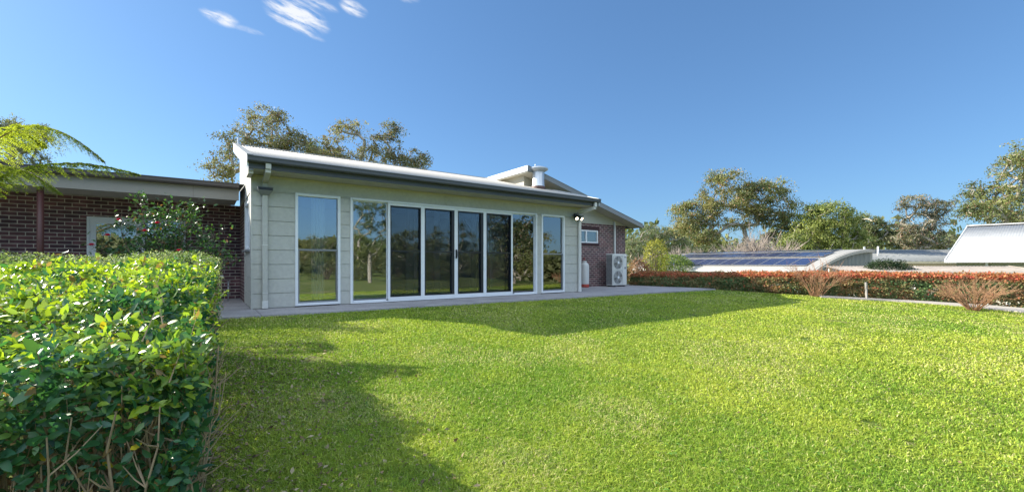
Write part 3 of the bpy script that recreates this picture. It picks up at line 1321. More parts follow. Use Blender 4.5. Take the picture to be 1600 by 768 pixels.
a.build('gutter', M['brown'], H)
a = MB()
a.box(bx0, -.14, 1.651, 3.449, 2.505, 2.52)
a.build('soffit', M['soffit'], H)
a = MB()
a.prism([(1.58, 2.81), (8.2, 3.15), (8.2, 3.13), (1.58, 2.79)], 0, bx0, -.03)
R3 = a.build('roof', M['roofgrey'], H)
a = MB()
a.box(bx0, -.03, 8.1, 8.2, 0, 3.1)
a.box(bx0, bx0 + .1, 3.57, 8.1, 0, 2.9)
a.build('rear_wall', M['brick'], H)
a = MB()
a.tube([(-3.37, 1.72, 0), (-3.37, 1.72, 2.42)], .05, 16)
a.build('verandah_post', M['redpost'], H, True)
a = MB()
a.tube([(-6.9, 1.72, 0), (-6.9, 1.72, 2.42)], .05, 16)
a.build('verandah_post', M['redpost'], H, True)
w = empty('window', None, None)
w.parent = H
w['label'] = 'white framed window behind the flowering shrub'
a = MB()
frame_rect(a, bw0, bw1, bz0, bz1, .05, 3.42, 3.5)
frame_rect(a, bw0 + .052, -2.05, bz0 + .052, bz1 - .052, .10, 3.435, 3.49)
a.box(-2.04, -1.98, 3.43, 3.49, bz0 + .05, bz1 - .05)
a.build('frame', M['white'], w, bevel=.003)
a = MB()
a.box(bw0 + .1, -2.1, 3.465, 3.47, bz0 + .1, bz1 - .1).box(-1.985, bw1 - .045, 3.465, 3.47, bz0 + .045, bz1 - .045)
a.build('pane', M['glass'], w)
a = MB()
for zz in np.arange(bz0, bz1, .05):
    a.add([(bw0, 3.60, zz), (bw1, 3.60, zz), (bw1, 3.635, zz + .03), (bw0, 3.635, zz + .03)], [(0, 1, 2, 3)])
a.build('venetian_blind', M['mgrey'], w)
a = MB()
a.tube([(-.42, 3.45, .60), (-.42, 3.39, .60)], .045, 14)
a.build('wall_vent', M['offwhite'], H, True)

# ================================================================== OBJECTS BY THE HOUSE
# tap
t_ = empty('garden_tap', 'small standpipe tap against the brick return near the patio', 'tap', (*L2W(-.30, 2.9), 0), HANG)
a = MB()
a.tube([(0, 0, 0), (0, 0, .42)], .013, 8)
a.build('pipe', M['tin'], t_, True)
a = MB()
a.tube([(0, 0, .40), (0, -.05, .44), (0, -.10, .42), (0, -.11, .36)], .016, 8)
a.tube([(0, -.04, .44), (0, -.04, .48)], .008, 6)
a.box(-.035, .035, -.046, -.034, .48, .49)
a.build('spout', M['tin'], t_, True)

# floodlight
fl_ = empty('wall_light', 'twin spot floodlight glowing beneath the eave beside the right downpipe', 'lamp', (*L2W(9.14, -.03), 2.44), HANG)
a = MB()
a.box(-.06, .06, -.05, .012, -.02, .14)
a.tube([(0, -.05, .05), (0, -.12, .04)], .02, 8)
a.build('bracket', M['black'], fl_, bevel=.01)
for s in (-1, 1):
    cx0 = s * .09
    d = Vector((s * .25, -.75, -.55)).normalized()
    p = Vector((cx0, -.14, .0))
    a = MB()
    a.tube([p - d * .10, p - d * .05, p + d * .04, p + d * .075], [.025, .035, .05, .055], 16)
    a.tube([(0, -.10, .05), p - d * .06], .014, 6)
    h_ = a.build('spot', M['lampgreen'], fl_, True)
    a = MB()
    a.tube([p + d * .076, p + d * .085, p + d * .095], [.045, .040, .020], 16)
    a.build('bulb', M['bulb'], h_, True)
a = MB()
a.box(-.20, .20, -.20, -.05, .06, .075)
a.build('hood', M['black'], fl_)

# gas cylinder
gc = empty('gas_cylinder', 'tall white gas cylinder with red base against the brick wall', 'gas cylinder', (*L2W(11.47, 1.84), 0), HANG)
a = MB()
a.lathe([(.14, .09), (.165, .13), (.168, .20), (.168, .82), (.155, .90), (.11, .96), (.05, .985)], (0, 0, 0), 28)
a.build('body', M['offwhite'], gc, True)
a = MB()
a.lathe([(.17, .0), (.172, .02), (.172, .12), (.160, .13)], (0, 0, 0), 28)
a.build('base_ring', M['gasred'], gc, True)
a = MB()
for k in range(12):
    th0, th1 = k * .36 + .4, (k + 1) * .36 + .4
    a.add([(.1 * math.cos(th0), .1 * math.sin(th0), .95), (.1 * math.cos(th1), .1 * math.sin(th1), .95),
           (.1 * math.cos(th1), .1 * math.sin(th1), 1.05), (.1 * math.cos(th0), .1 * math.sin(th0), 1.05)], [(0, 1, 2, 3)])
a.build('valve_guard', M['offwhite'], gc)
a = MB()
a.tube([(0, 0, .97), (0, 0, 1.04)], .02, 8)
a.build('valve', M['tin'], gc)
a = MB()
a.tube([(0, 0, 1.03), (.03, .03, 1.13), (.08, .10, 1.18), (.12, .19, 1.15), (.12, .20, .95)], .012, 8)
a.build('hose', M['gasred'], gc, True)

# twin fan outdoor unit
ac = empty('air_conditioner', 'tall white twin fan air conditioning unit standing by the brick wall', 'air conditioner', (*L2W(12.99, 1.36), 0), HANG)
a = MB()
aw, ad, ah = .435, .34, 1.33
a.box(-aw, aw, .0, ad, .05, ah)
a.build('casing', M['offwhite'], ac, bevel=.015)
for s in (-.3, .3):
    a = MB()
    a.box(s - .04, s + .04, -.0, ad, 0, .05)
    a.build('foot', M['black'], ac)
for cz in (.38, .98):
    cx0 = -.11
    a = MB()
    a.tube([(cx0, -.004, cz), (cx0, -.006, cz)], .265, 36)
    fg = a.build('fan_grille', M['mgrey'], ac)
    a = MB()
    for r in (.06, .10, .14, .18, .22, .26):
        n = 32
        pts = [(cx0 + r * math.cos(2 * math.pi * k / n), -.03, cz + r * math.sin(2 * math.pi * k / n)) for k in range(n + 1)]
        a.tube(pts, .004, 4, False)
    for k in range(12):
        th = math.pi * k / 6
        a.tube([(cx0 + .04 * math.cos(th), -.03, cz + .04 * math.sin(th)), (cx0 + .27 * math.cos(th), -.02, cz + .27 * math.sin(th))], .004, 4, False)
    frame_rect(a, cx0 - .29, cx0 + .29, cz - .285, cz + .285, .012, -.02, -.001)
    a.build('guard', M['offwhite'], fg)
    a = MB()
    for k in range(4):
        th = k * math.pi / 2 + .3
        q = []
        for dr, dt in ((.05, 0), (.24, -.25), (.24, .35), (.05, .5)):
            q.append((cx0 + dr * math.cos(th + dt), -.012 - (.01 if dt > 0 else 0), cz + dr * math.sin(th + dt)))
        a.add(q, [(0, 1, 2, 3)])
    a.build('fan_blade', M['black'], fg)
    a = MB()
    a.tube([(cx0, -.036, cz), (cx0, -.026, cz)], .05, 20)
    a.build('hub', M['white'], fg)
a = MB()
a.box(-aw - .012, -aw - .002, .02, ad - .02, .09, ah - .04)
cg = a.build('side_coil', M['coil'], ac)
a = MB()
for k in range(25):
    z = .10 + k * .05
    a.box(-aw - .018, -aw - .012, .02, ad - .02, z, z + .006)
for k in range(6):
    y = .02 + k * .058
    a.box(-aw - .022, -aw - .018, y, y + .006, .09, ah - .04)
a.build('coil_guard', M['offwhite'], cg)
a = MB()
a.box(aw - .15, aw - .05, -.006, -.001, .72, .80)
a.build('service_plate', M['mgrey'], ac)
a = MB()
a.box(aw - .16, aw - .03, -.005, -.001, 1.18, 1.22)
a.build('name_plate', M['mgrey'], ac)

# timber marker post by the hedge
p = (11.62, 14.05)
a = MB()
a.box(-.028, .028, -.028, .028, -.1, .56)
o = a.build('timber_post', M['timber'], None, bevel=.008)
o.location = (p[0], p[1], gz_at(*p))
o.rotation_euler = (0, R(-4), .4)
tag(o, 'short weathered timber post on the path in front of the long hedge', 'post')
# ================================================================== NEIGHBOURING BUILDINGS
def local_frame(c, d1):
    return math.atan2(d1[1], d1[0])


# curved roof shed with solar panels
SH = empty('curved_shed', 'curved roof shed with solar panels below the long hedge', 'shed', (18.9, 27, 0), math.atan2(.486, .878))
def cz(s):
    t = min(max(s / 8.2, 0), 1)
    return .42 + 1.52 * math.sin(math.pi / 2 * t ** .85)
SL, SD = 15.4, 8.2
ss = np.linspace(0, SD, 33)
V, Q = [], []
n = int(SL / .2 * 4)
for k in range(n + 1):
    y = SL * k / n
    w_ = .02 * abs(math.sin(y / .2 * math.pi)) ** 6
    for s in ss:
        V.append((s, y, cz(s) + w_))
m_ = len(ss)
for k in range(n):
    for j in range(m_ - 1):
        Q.append((k * m_ + j, k * m_ + j + 1, (k + 1) * m_ + j + 1, (k + 1) * m_ + j))
SR = link('roof', np_mesh('roof', np.array(V), np.array(Q)), M['roof'], SH)
a = MB()
poly = [(s, cz(s) - .01) for s in ss] + [(s, cz(s) - .20) for s in ss[::-1]]
a.prism(poly, 1, -.14, -.02)
a.build('barge_board', M['roof'], SR)
a = MB()
poly = [(s, cz(s) - .2) for s in ss[1:]] + [(SD - .05, -4.2), (.3, -4.2)]
a.prism(poly, 1, .03, .13)
a.build('end_wall', M['shed'], SH)
a = MB()
for k in range(int(SD / .2)):
    s = .35 + k * .19
    a.box(s, s + .03, .012, .031, -4.2, cz(s) - .22)
a.build('wall_rib', M['shed'], SH)
a = MB()
a.box(.2, .3, .13, SL, -4.2, cz(.2) - .05).box(SD - .15, SD - .05, .13, SL, -4.2, cz(SD) - .05)
a.box(.3, SD - .1, SL - .1, SL, -4.2, cz(.3) - .05)
a.build('side_wall', M['shed'], SH)
a = MB()
a.box(SD - .05, SD + .08, -.1, SL, cz(SD) - .16, cz(SD) - .02)
a.build('gutter', M['offwhite'], SR)
a = MB()
a.box(-.10, .02, -.1, SL, cz(0) - .12, cz(0) + .0)
a.build('gutter', M['offwhite'], SR)
a = MB()
a.tube([(SD - .3, .4, 1.8), (SD - .3, .4, 2.15)], .07, 8)
a.build('vent_pipe', M['tin'], SR)
def panel(s0, s1, y0, y1):
    z0, z1 = cz(s0) + .10, cz(s1) + .10
    L_ = math.hypot(s1 - s0, z1 - z0)
    b_ = MB()
    b_.box(0, L_, 0, y1 - y0, -.035, 0)
    o = b_.build('solar_panel', M['mgrey'], SR)
    o.location = (s0, y0, z0)
    o.rotation_euler = (0, -math.atan2(z1 - z0, s1 - s0), 0)
    g = MB()
    g.box(.025, L_ - .025, .025, y1 - y0 - .025, .0, .004)
    g.build('cell_glass', M['solar'], o)
for k in range(13):
    y = .75 + k * 1.06
    panel(.75, 2.35, y, y + 1.03)
    panel(2.85, 4.45, y, y + 1.03)
for k in range(12):
    y = 1.2 + k * 1.06
    panel(5.0, 6.6, y, y + 1.03)

# big white roofed house
dv = np.array([.80, .60])
dn = np.array([.60, -.80])
NB = empty('white_roof_house', 'large house with steep white corrugated roof beyond the hedge', 'house', (26.3, 26, 0), math.atan2(-.80, .60))
# local x along eave (.6,-.8); local y up the slope direction (.8,.6)
V, F = corrugated(0, 14, 0, 1.14, 8.3, 3.60, .125, .003)
NR = link('roof', np_mesh('roof', V, F), M['roofold'], NB)
V2, F2 = corrugated(0, 14, 8.3, 3.60, 14.5, 1.14, .16, .01)
link('rear_roof', np_mesh('rear_roof', V2, F2), M['roofold'], NR)
a = MB()
a.prism([(0, 1.0), (8.3, 3.46), (8.3, 3.64), (0, 1.18)], 0, -.06, -.02)
a.build('barge_board', M['white'], NR)
a = MB()
a.prism([(8.3, 3.46), (14.5, 1.0), (14.5, 1.18), (8.3, 3.64)], 0, -.06, -.02)
a.build('barge_board', M['white'], NR)
a = MB()
a.box(-.05, 14, -.14, -.01, 1.0, 1.12)
a.build('gutter', M['white'], NR)
a = MB()
a.box(.4, 13.6, .4, .5, -4, 1.15)
a.prism([(.5, -4), (14, -4), (14, 1.2), (8.3, 3.4), (.5, 1.15)], 0, .4, .5)
a.build('wall', M['creamwall'], NB)
for x in (1.6, 4.2):
    a = MB()
    a.box(x, x + .10, .26, .34, -3, 1.0)
    a.build('downpipe', M['white'], NB)
a = MB()
a.prism([(8.1, 3.63), (8.3, 3.70), (8.5, 3.63), (8.5, 3.61), (8.3, 3.67), (8.1, 3.61)], 0, -.06, 14)
a.build('ridge_cap', M['roofold'], NR)
for x0_, x1_ in ((2.2, 3.4), (5.6, 7.0)):
    wv = empty('window', None, None)
    wv.parent = NB
    a = MB()
    frame_rect(a, x0_, x1_, -.9, .5, .06, .35, .42)
    a.build('frame', M['white'], wv)
    a = MB()
    a.box(x0_ + .05, x1_ - .05, .38, .392, -.85, .45)
    a.build('pane', M['coil'], wv)

# low grey roofed building between them
LB = empty('grey_roof_building', 'low building with grey sheet roof between the curved shed and the white roofed house', 'building', (24.5, 36.5, 0), math.atan2(-.03, 1))
V, F = corrugated(-2, 20, 0, 1.12, 7.5, 2.28, .5, .02)
LR = link('roof', np_mesh('roof', V, F), M['roofgrey'], LB)
a = MB()
a.box(-2, 20, -.12, -.01, .93, 1.10)
a.build('fascia', M['cream'], LR)
a = MB()
a.box(-1.7, 19.8, .3, .4, -4, 1.1).box(-1.7, -1.6, .4, 7.3, -4, 1.1).box(19.7, 19.8, .4, 7.3, -4, 1.1).box(-1.7, 19.8, 7.2, 7.3, -4, 2.1)
a.build('wall', M['creamwall'], LB)
a = MB()
a.box(-1.9, 19.95, 7.45, 7.62, 2.20, 2.34)
a.build('ridge_cap', M['roofold'], LR)
for x in (7.2, 9.3):
    a = MB()
    a.tube([(x, 3.5, 1.5), (x, 3.5, 2.2 + (x > 8) * .3)], .07, 8)
    a.build('vent_pipe', M['white'], LR, True)

# near low stained roof
QB = empty('carport', 'low outbuilding with stained pale roof directly behind the hedge', 'carport', (17.5, 20.6, 0), math.atan2(-.16, 1))
V, F = corrugated(-1.0, 7.6, 0, .50, 2.6, .80, .16, .010)
QR = link('roof', np_mesh('roof', V, F), M['roofrust'], QB)
a = MB()
a.add([(7.6, 0, .50), (8.6, 0, .36), (8.4, 2.6, .5), (7.6, 2.6, .84), (7.6, 0, .47), (8.6, 0, .33), (8.4, 2.6, .47), (7.6, 2.6, .81)],
      [(0, 1, 2, 3), (7, 6, 5, 4), (0, 4, 5, 1), (1, 5, 6, 2), (2, 6, 7, 3), (3, 7, 4, 0)])
a.build('hip_end', M['roofrust'], QR)
a = MB()
a.prism([(7.58, .82), (7.62, .82), (8.66, .40), (8.60, .36)], 1, -.06, .0)
a.build('hip_capping', M['white'], QR)
a = MB()
a.box(-1, 7.6, -.08, -.005, .38, .49)
a.build('fascia', M['offwhite'], QR)
for x in (-.8, 3.3, 7.4):
    for y in (.2, 2.4):
        a = MB()
        a.box(x, x + .1, y, y + .1, -3.5, .50 + y * .13 - .02)
        a.build('post', M['offwhite'], QB)
# ================================================================== HEDGES AND SHRUBS
def near_hedge():
    near = np.array([-1.30, 1.72])
    far = np.array([-3.55, 5.05])
    t = unit((far - near)[None])[0]
    L_ = float(np.linalg.norm(far - near))
    lf = np.array([-t[1], t[0]])          # to the left
    Wd = 2.5
    root = empty('leafy_hedge', 'large glossy green hedge with lime new growth at the near left of the lawn', 'hedge', (near[0], near[1], gz_at(*near)))
    base = np.array(root.location)

    def world(s, w):
        return near + np.outer(s, t) + np.outer(w, lf)

    def topz(s, w):
        p = world(s, w)
        b = vnoise(np.stack([p[:, 0], p[:, 1], p[:, 0] * 0], 1), 1.7)
        b2 = vnoise(np.stack([p[:, 0], p[:, 1], p[:, 0] * 0 + 5], 1), 5)
        return .76 + .20 * smooth(s / L_ * 1.15) - .085 * w + .17 * (b - .5) + .12 * (b2 - .5)

    P, Nn, K = [], [], []
    # top
    n = 33000
    s = rng.uniform(-.05, L_ + .05, n)
    w = rng.uniform(-.05, Wd, n)
    edge = np.minimum(np.minimum(s, L_ - s), w)
    z = topz(s, w) - .21 * np.clip(1 - edge / .42, 0, 1.25) ** 2
    dep = rng.exponential(.055, n)
    p = world(s, w)
    P.append(np.column_stack([p, z - dep]))
    out = np.column_stack([-t * (1 - smooth(s / .3))[:, None] * 1.2 - lf * (1 - smooth(w / .3))[:, None] * 1.2, np.ones(n)])
    Nn.append(out)
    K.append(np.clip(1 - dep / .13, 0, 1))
    # sides: near end, right side, far end
    for which, n in (('near', 11000), ('right', 16500), ('far', 5000)):
        if which == 'near':
            w = rng.uniform(-.05, Wd, n)
            s = np.zeros(n)
            o = -t
        elif which == 'right':
            s = rng.uniform(-.05, L_, n)
            w = np.zeros(n)
            o = -lf
        else:
            w = rng.uniform(-.05, Wd, n)
            s = np.full(n, L_)
            o = t
        dep = rng.exponential(.11, n) - .03
        p = world(s, w) - o[None] * dep[:, None]
        g = ground(p[:, 0], p[:, 1])
        tz = topz(s, w) - .06
        u = rng.random(n)
        z = g + (tz - g) * u
        bul = .18 * (vnoise(np.column_stack([p, z]), 2.2) - .5) + .07 * np.sin(u * math.pi) - .05
        p = p + o[None] * bul[:, None]
        # the foot of the near end is bare stems
        keep = rng.random(n) < (np.clip((u - .16) / .5, .08, 1) if which == 'near' else np.clip(u * 2.6, .45, 1))
        gap = vnoise(np.column_stack([p, z]) + 7, 4.0) > (.50 - .42 * u if which == 'near' else .27 - .2 * u)
        keep &= gap
        P.append(np.column_stack([p, z])[keep])
        Nn.append((np.column_stack([np.tile(o, (n, 1)), .55 + .5 * u]))[keep])
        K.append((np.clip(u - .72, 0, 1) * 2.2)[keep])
    # loose shoots standing proud of the clipped outline
    shoots = MB()
    for i in range(150):
        if i < 60:
            s_, w_ = random.uniform(.1, L_), random.uniform(-.05, .25)
        elif i < 90:
            s_, w_ = random.uniform(-.05, .3), random.uniform(0, Wd)
        else:
            s_, w_ = random.uniform(0, L_), random.uniform(0, Wd)
        q = world(np.array([s_]), np.array([w_]))[0]
        zz = float(topz(np.array([s_]), np.array([w_]))[0]) - random.uniform(.10, .30) * (i < 90)
        d = np.array([-lf[0] * (i < 60) * .8 + random.gauss(0, .35), -lf[1] * (i < 60) * .8 + random.gauss(0, .35), 1.0])
        d /= np.linalg.norm(d)
        L2 = random.uniform(.06, .17)
        p0 = np.array([q[0], q[1], zz - .04])
        shoots.tube([p0 - base, p0 + d * L2 - base], [.003, .0015], 4, False)
        k_ = 9
        tt = np.linspace(.25, 1, k_)
        P.append(p0 + np.outer(tt * L2, d))
        Nn.append(np.tile(d, (k_, 1)) + rng.normal(size=(k_, 3)) * .5)
        K.append(np.full(k_, .9))
    P, Nn, K = np.concatenate(P), np.concatenate(Nn), np.concatenate(K)
    n = len(P)
    nr = unit(Nn) + rng.normal(size=(n, 3)) * .75
    dr = Nn + rng.normal(size=(n, 3)) * .9
    big = vnoise(P + 3, 6.0)
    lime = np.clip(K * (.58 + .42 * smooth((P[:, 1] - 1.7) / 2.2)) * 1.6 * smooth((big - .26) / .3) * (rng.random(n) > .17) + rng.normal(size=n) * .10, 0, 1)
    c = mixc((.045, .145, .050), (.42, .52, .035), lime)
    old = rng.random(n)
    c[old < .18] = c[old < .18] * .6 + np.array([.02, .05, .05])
    c[(old > .97)] = (.30, .19, .08)
    y = (rng.random(n) < .012)
    c[y] = (.65, .50, .04)
    c = shade_rand(c, .7, 1.35)
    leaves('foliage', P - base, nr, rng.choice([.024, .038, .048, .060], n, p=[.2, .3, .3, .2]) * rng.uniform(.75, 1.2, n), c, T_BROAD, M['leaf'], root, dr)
    # stems
    mb = MB()
    mb.add(shoots.v, shoots.f)
    for i in range(950):
        if i < 720:
            s_, w_ = random.uniform(.04, .7), random.uniform(.0, Wd)
        else:
            s_, w_ = random.uniform(.1, L_ - .1), random.uniform(.02, .7)
        q = world(np.array([s_]), np.array([w_]))[0]
        g = gz_at(*q)
        hgt = random.uniform(.75, 1.0) * (topz(np.array([s_]), np.array([w_]))[0] - g) - .06
        lean = (random.gauss(0, .12), random.gauss(0, .12))
        pts = [Vector((q[0] + lean[0] * k / 5 + random.gauss(0, .014), q[1] + lean[1] * k / 5 + random.gauss(0, .014), g - .03 + hgt * k / 5)) - Vector(base) for k in range(6)]
        r0 = random.choice((.0025, .003, .004, .005, .006, .008))
        mb.tube(pts, [r0 * (1 - .12 * k) for k in range(6)], 5, False)
        for _ in range(6):
            k = random.randint(0, 4)
            d = Vector((random.gauss(0, 1), random.gauss(0, 1), 1.1)).normalized()
            L2 = random.uniform(.08, .20)
            mb.tube([pts[k], pts[k] + d * L2 * .5, pts[k] + d * L2 + Vector((0, 0, .02))], [r0 * .6, r0 * .45, r0 * .25], 4, False)
    mb.build('stems', M['stemh'], root)


near_hedge()


def strip_hedge(name, label, line, width, ztop, n_leaf, size, colf, T, tag_cat='hedge', stem_n=60, inset=0.0):
    """line: world polyline of the front foot; the hedge lies to its left side; ztop(s_frac) absolute height"""
    line = [np.array(p, float) for p in line]
    seg = [np.linalg.norm(line[i + 1] - line[i]) for i in range(len(line) - 1)]
    tot = sum(seg)
    base = np.array([*line[0], gz_at(*line[0])])
    root = empty(name, label, tag_cat, base)
    cum = np.concatenate([[0], np.cumsum(seg)])
    A = np.array(line)

    def at(s):
        i = np.clip(np.searchsorted(cum, s, side='right') - 1, 0, len(seg) - 1)
        f = (s - cum[i]) / np.array(seg)[i]
        p = A[i] + (A[i + 1] - A[i]) * f[:, None]
        # smoothed tangent
        t = unit(A[np.minimum(i + 1, len(A) - 1)] - A[i])
        return p, t

    n = n_leaf
    s = rng.uniform(0, tot, n)
    p, t = at(s)
    lf = np.column_stack([-t[:, 1], t[:, 0]])
    face = rng.random(n)
    u = rng.random(n)
    w = rng.uniform(0, width, n)
    gnd = ground(p[:, 0], p[:, 1])
    zt = ztop(s / tot)
    top = face < .27
    back = face > .90
    nz = vnoise(np.column_stack([p, u * 2]), 1.6) - .5
    nz2 = vnoise(np.column_stack([p, u * 2]), 4.5) - .5
    dep = np.abs(rng.normal(size=n)) * .09
    ww = np.where(top, w, np.where(back, width - dep, dep - .10 * nz - .09 * nz2 - .05 * np.sin(u * 3.1)))
    edge = np.minimum(w, width - w)
    z = np.where(top, zt - dep * .8 + .13 * nz + .10 * nz2 - .10 * np.clip(1 - edge / .2, 0, 1) ** 2, gnd + (zt - gnd - .05) * u)
    keep = top | (rng.random(n) < np.clip(u * 3 + .45, 0, 1)) & (vnoise(np.column_stack([p, u * 2]) + 20, 3.4) > .20)
    # close the two ends
    en = rng.random(n) < width / tot * .55
    s2_ = np.where(rng.random(n) < .5, 0.0, tot) * 1.0
    pe, te = at(np.minimum(s2_, tot - 1e-6))
    le = np.column_stack([-te[:, 1], te[:, 0]])
    sg = np.where(s2_ > 0, 1.0, -1.0)
    pe = pe + te * (sg * (.05 - np.abs(rng.normal(size=n)) * .08))[:, None]
    ze = ground(pe[:, 0], pe[:, 1]) + (ztop(s2_ / tot) - ground(pe[:, 0], pe[:, 1]) - .03) * u
    p = np.where(en[:, None], pe, p)
    lf = np.where(en[:, None], le, lf)
    ww = np.where(en, w, ww)
    z = np.where(en, ze, z)
    keep = keep | en
    P = np.column_stack([p + lf * ww[:, None], z])[keep]
    Nn = np.where(top[:, None], np.array([[0, 0, 1.]]), np.column_stack([np.where(back[:, None], lf, -lf), np.full(n, .45)]))[keep]
    u2 = np.where(top, 1.0, u)[keep]
    m_ = len(P)
    c = colf(P, u2, top[keep])
    leaves('foliage', P - base, Nn + rng.normal(size=(m_, 3)) * .6, size * rng.uniform(.65, 1.3, m_), c, T, M['leafm'], root,
           Nn + rng.normal(size=(m_, 3)) * .8)
    mb = MB()
    for i in range(stem_n):
        s_ = np.array([random.uniform(.05, tot - .05)])
        q, tt = at(s_)
        q = q[0] + np.array([-tt[0][1], tt[0][0]]) * random.uniform(.12, width - .1)
        g = gz_at(*q)
        h_ = (float(ztop(s_ / tot)[0]) - g) * random.uniform(.7, .95)
        pts = [Vector((q[0] + random.gauss(0, .03), q[1] + random.gauss(0, .03), g - .04 + h_ * k / 4)) - Vector(base) for k in range(5)]
        mb.tube(pts, [.012, .011, .009, .007, .004], 5, False)
        for _ in range(3):
            k = random.randint(1, 3)
            d = Vector((random.gauss(0, 1), random.gauss(0, 1), 1)).normalized() * .25
            mb.tube([pts[k], pts[k] + d], [.007, .003], 4, False)
    mb.build('stems', M['stemh'], root)
    return root


def red_cols(P, u, top):
    t = np.clip(vnoise(P, 2.5) * 1.3 - .38 + rng.normal(size=len(P)) * .25, 0, 1)
    side = mixc((.14, .22, .085), (.42, .22, .11), t)
    tip = mixc((.66, .09, .075), (.50, .24, .10), rng.random(len(P)))
    k = np.clip(smooth((u - .74) / .22) * rng.uniform(.5, 1.2, len(P)), 0, 1)
    k = np.where(top, rng.uniform(.2, 1, len(P)), k)
    k = np.where(rng.random(len(P)) < .05, .8, k)
    return shade_rand(side * (1 - k)[:, None] + tip * k[:, None], .6, 1.4)


def red_top(f):
    return .51 + .10 * np.sin(np.clip(f * 1.15, 0, 1) * math.pi) + .03 * f


# line runs so that the hedge body lies on its left: go from the far (house) end towards the viewer
strip_hedge('red_tip_hedge', 'long clipped hedge with red leaf tips along the right side of the lawn', HW, .95, red_top, 115000, .075, red_cols, T_DIAMOND, stem_n=170)


def pale_cols(P, u, top):
    c = mixc((.10, .20, .05), (.36, .42, .14), np.clip(vnoise(P, 7) * 1.3 - .2 + .3 * (u - .5), 0, 1))
    w = rng.random(len(P)) < .16
    c[w] = (.60, .60, .45)
    return shade_rand(c, .7, 1.3)


strip_hedge('low_hedge', 'small leaved pale green hedge just behind the large near hedge', [(-7.6, 4.95), (-5.9, 5.75), (-4.55, 6.25)], 1.0,
            lambda f: np.full(np.shape(f), 1.05) + .04 * np.sin(f * 9), 30000, .032, pale_cols, T_DIAMOND, stem_n=60)


# camellia
def camellia():
    b = np.array([-6.45, 7.75])
    g = gz_at(*b)
    root = empty('camellia_bush', 'dark leaved flowering shrub with pink red blooms before the brick wall', 'shrub', (b[0], b[1], g))
    base = np.array([*b, g])
    tips, mb = [], MB()
    for (dx, top, yy) in ((-1.0, 1.25, 0), (-.85, 1.0, .2), (-.55, 1.65, -.1), (-.3, 1.85, .1), (-.1, 1.6, .1), (.1, 1.9, 0), (.35, 1.75, .1), (.55, 1.9, -.1), (.7, 1.95, 0),
                          (.8, 1.5, .1), (1.05, 1.45, 0), (1.2, 1.2, 0), (1.4, 1.05, 0), (-.1, 1.3, -.2), (.3, 1.3, -.2), (-1.3, .95, .1), (-.6, 1.3, .2), (.9, 1.2, -.2), (0, 1.75, .2), (-.2, 2.0, 0), (.45, 1.6, .2)):
        p0 = Vector((dx * .15, 0, -.03))
        tip = Vector((dx, yy, top - g - .05))
        pts = [p0.lerp(tip, k / 7) + Vector((0, 0, .15 * math.sin(math.pi * k / 7))) + Vector([random.gauss(0, .025) for _ in range(3)]) * (k > 0) for k in range(8)]
        mb.tube(pts, [.02 * (1 - .85 * k / 7) for k in range(8)], 5, False)
        for k in range(2, 8):
            for _ in range(3):
                d = Vector((random.gauss(0, .8), random.gauss(0, .8), .6)).normalized() * random.uniform(.12, .3)
                e = pts[k] + d
                mb.tube([pts[k], e], [.006, .003], 4, False)
                tips += [pts[k].lerp(e, .5), e]
        tips.append(pts[-1])
    mb.build('stems', M['bark_brown'], root)
    tp = np.array([list(t) for t in tips])
    idx = rng.integers(0, len(tp), 4600)
    P = tp[idx] + rng.normal(size=(len(idx), 3)) * .065
    n = len(P)
    c = shade_rand(mixc((.035, .09, .03), (.12, .23, .05), np.clip(rng.normal(size=n) * .3 + .3, 0, 1)), .7, 1.3)
    c[rng.random(n) < .04] = (.30, .14, .05)
    leaves('foliage', P, rng.normal(size=(n, 3)) * .7 + [0, -.2, .8], rng.uniform(.05, .09, n), c, T_BROAD, M['leaf'], root)
    for (xx, yy, Y) in ((226, 361, 7.5), (246, 349, 7.5), (143, 383, 7.3), (106, 413, 6.9), (186, 344, 7.6), (280, 392, 7.4), (168, 368, 7.4)):
        q = Vector(px(xx, yy, Y)) - Vector(base)
        m_ = []
        f = MB()
        for k in range(16):
            th = k * 2.4
            rr = .012 + .0022 * k
            el = .2 + k * .06
            cdir = Vector((math.cos(th), math.sin(th), 0))
            sdir = Vector((-math.sin(th), math.cos(th), 0))
            a0 = cdir * rr * .3
            f.add([q + a0 - sdir * .012, q + a0 + sdir * .012, q + cdir * rr * 1.25 + sdir * .02 + Vector((0, 0, .04 - .0022 * k)),
                   q + cdir * rr * 1.5 + Vector((0, 0, .035 - .0022 * k)), q + cdir * rr * 1.25 - sdir * .02 + Vector((0, 0, .04 - .0022 * k))], [(0, 1, 2, 3, 4)])
        f.build('flower', M['pink'], root)


camellia()


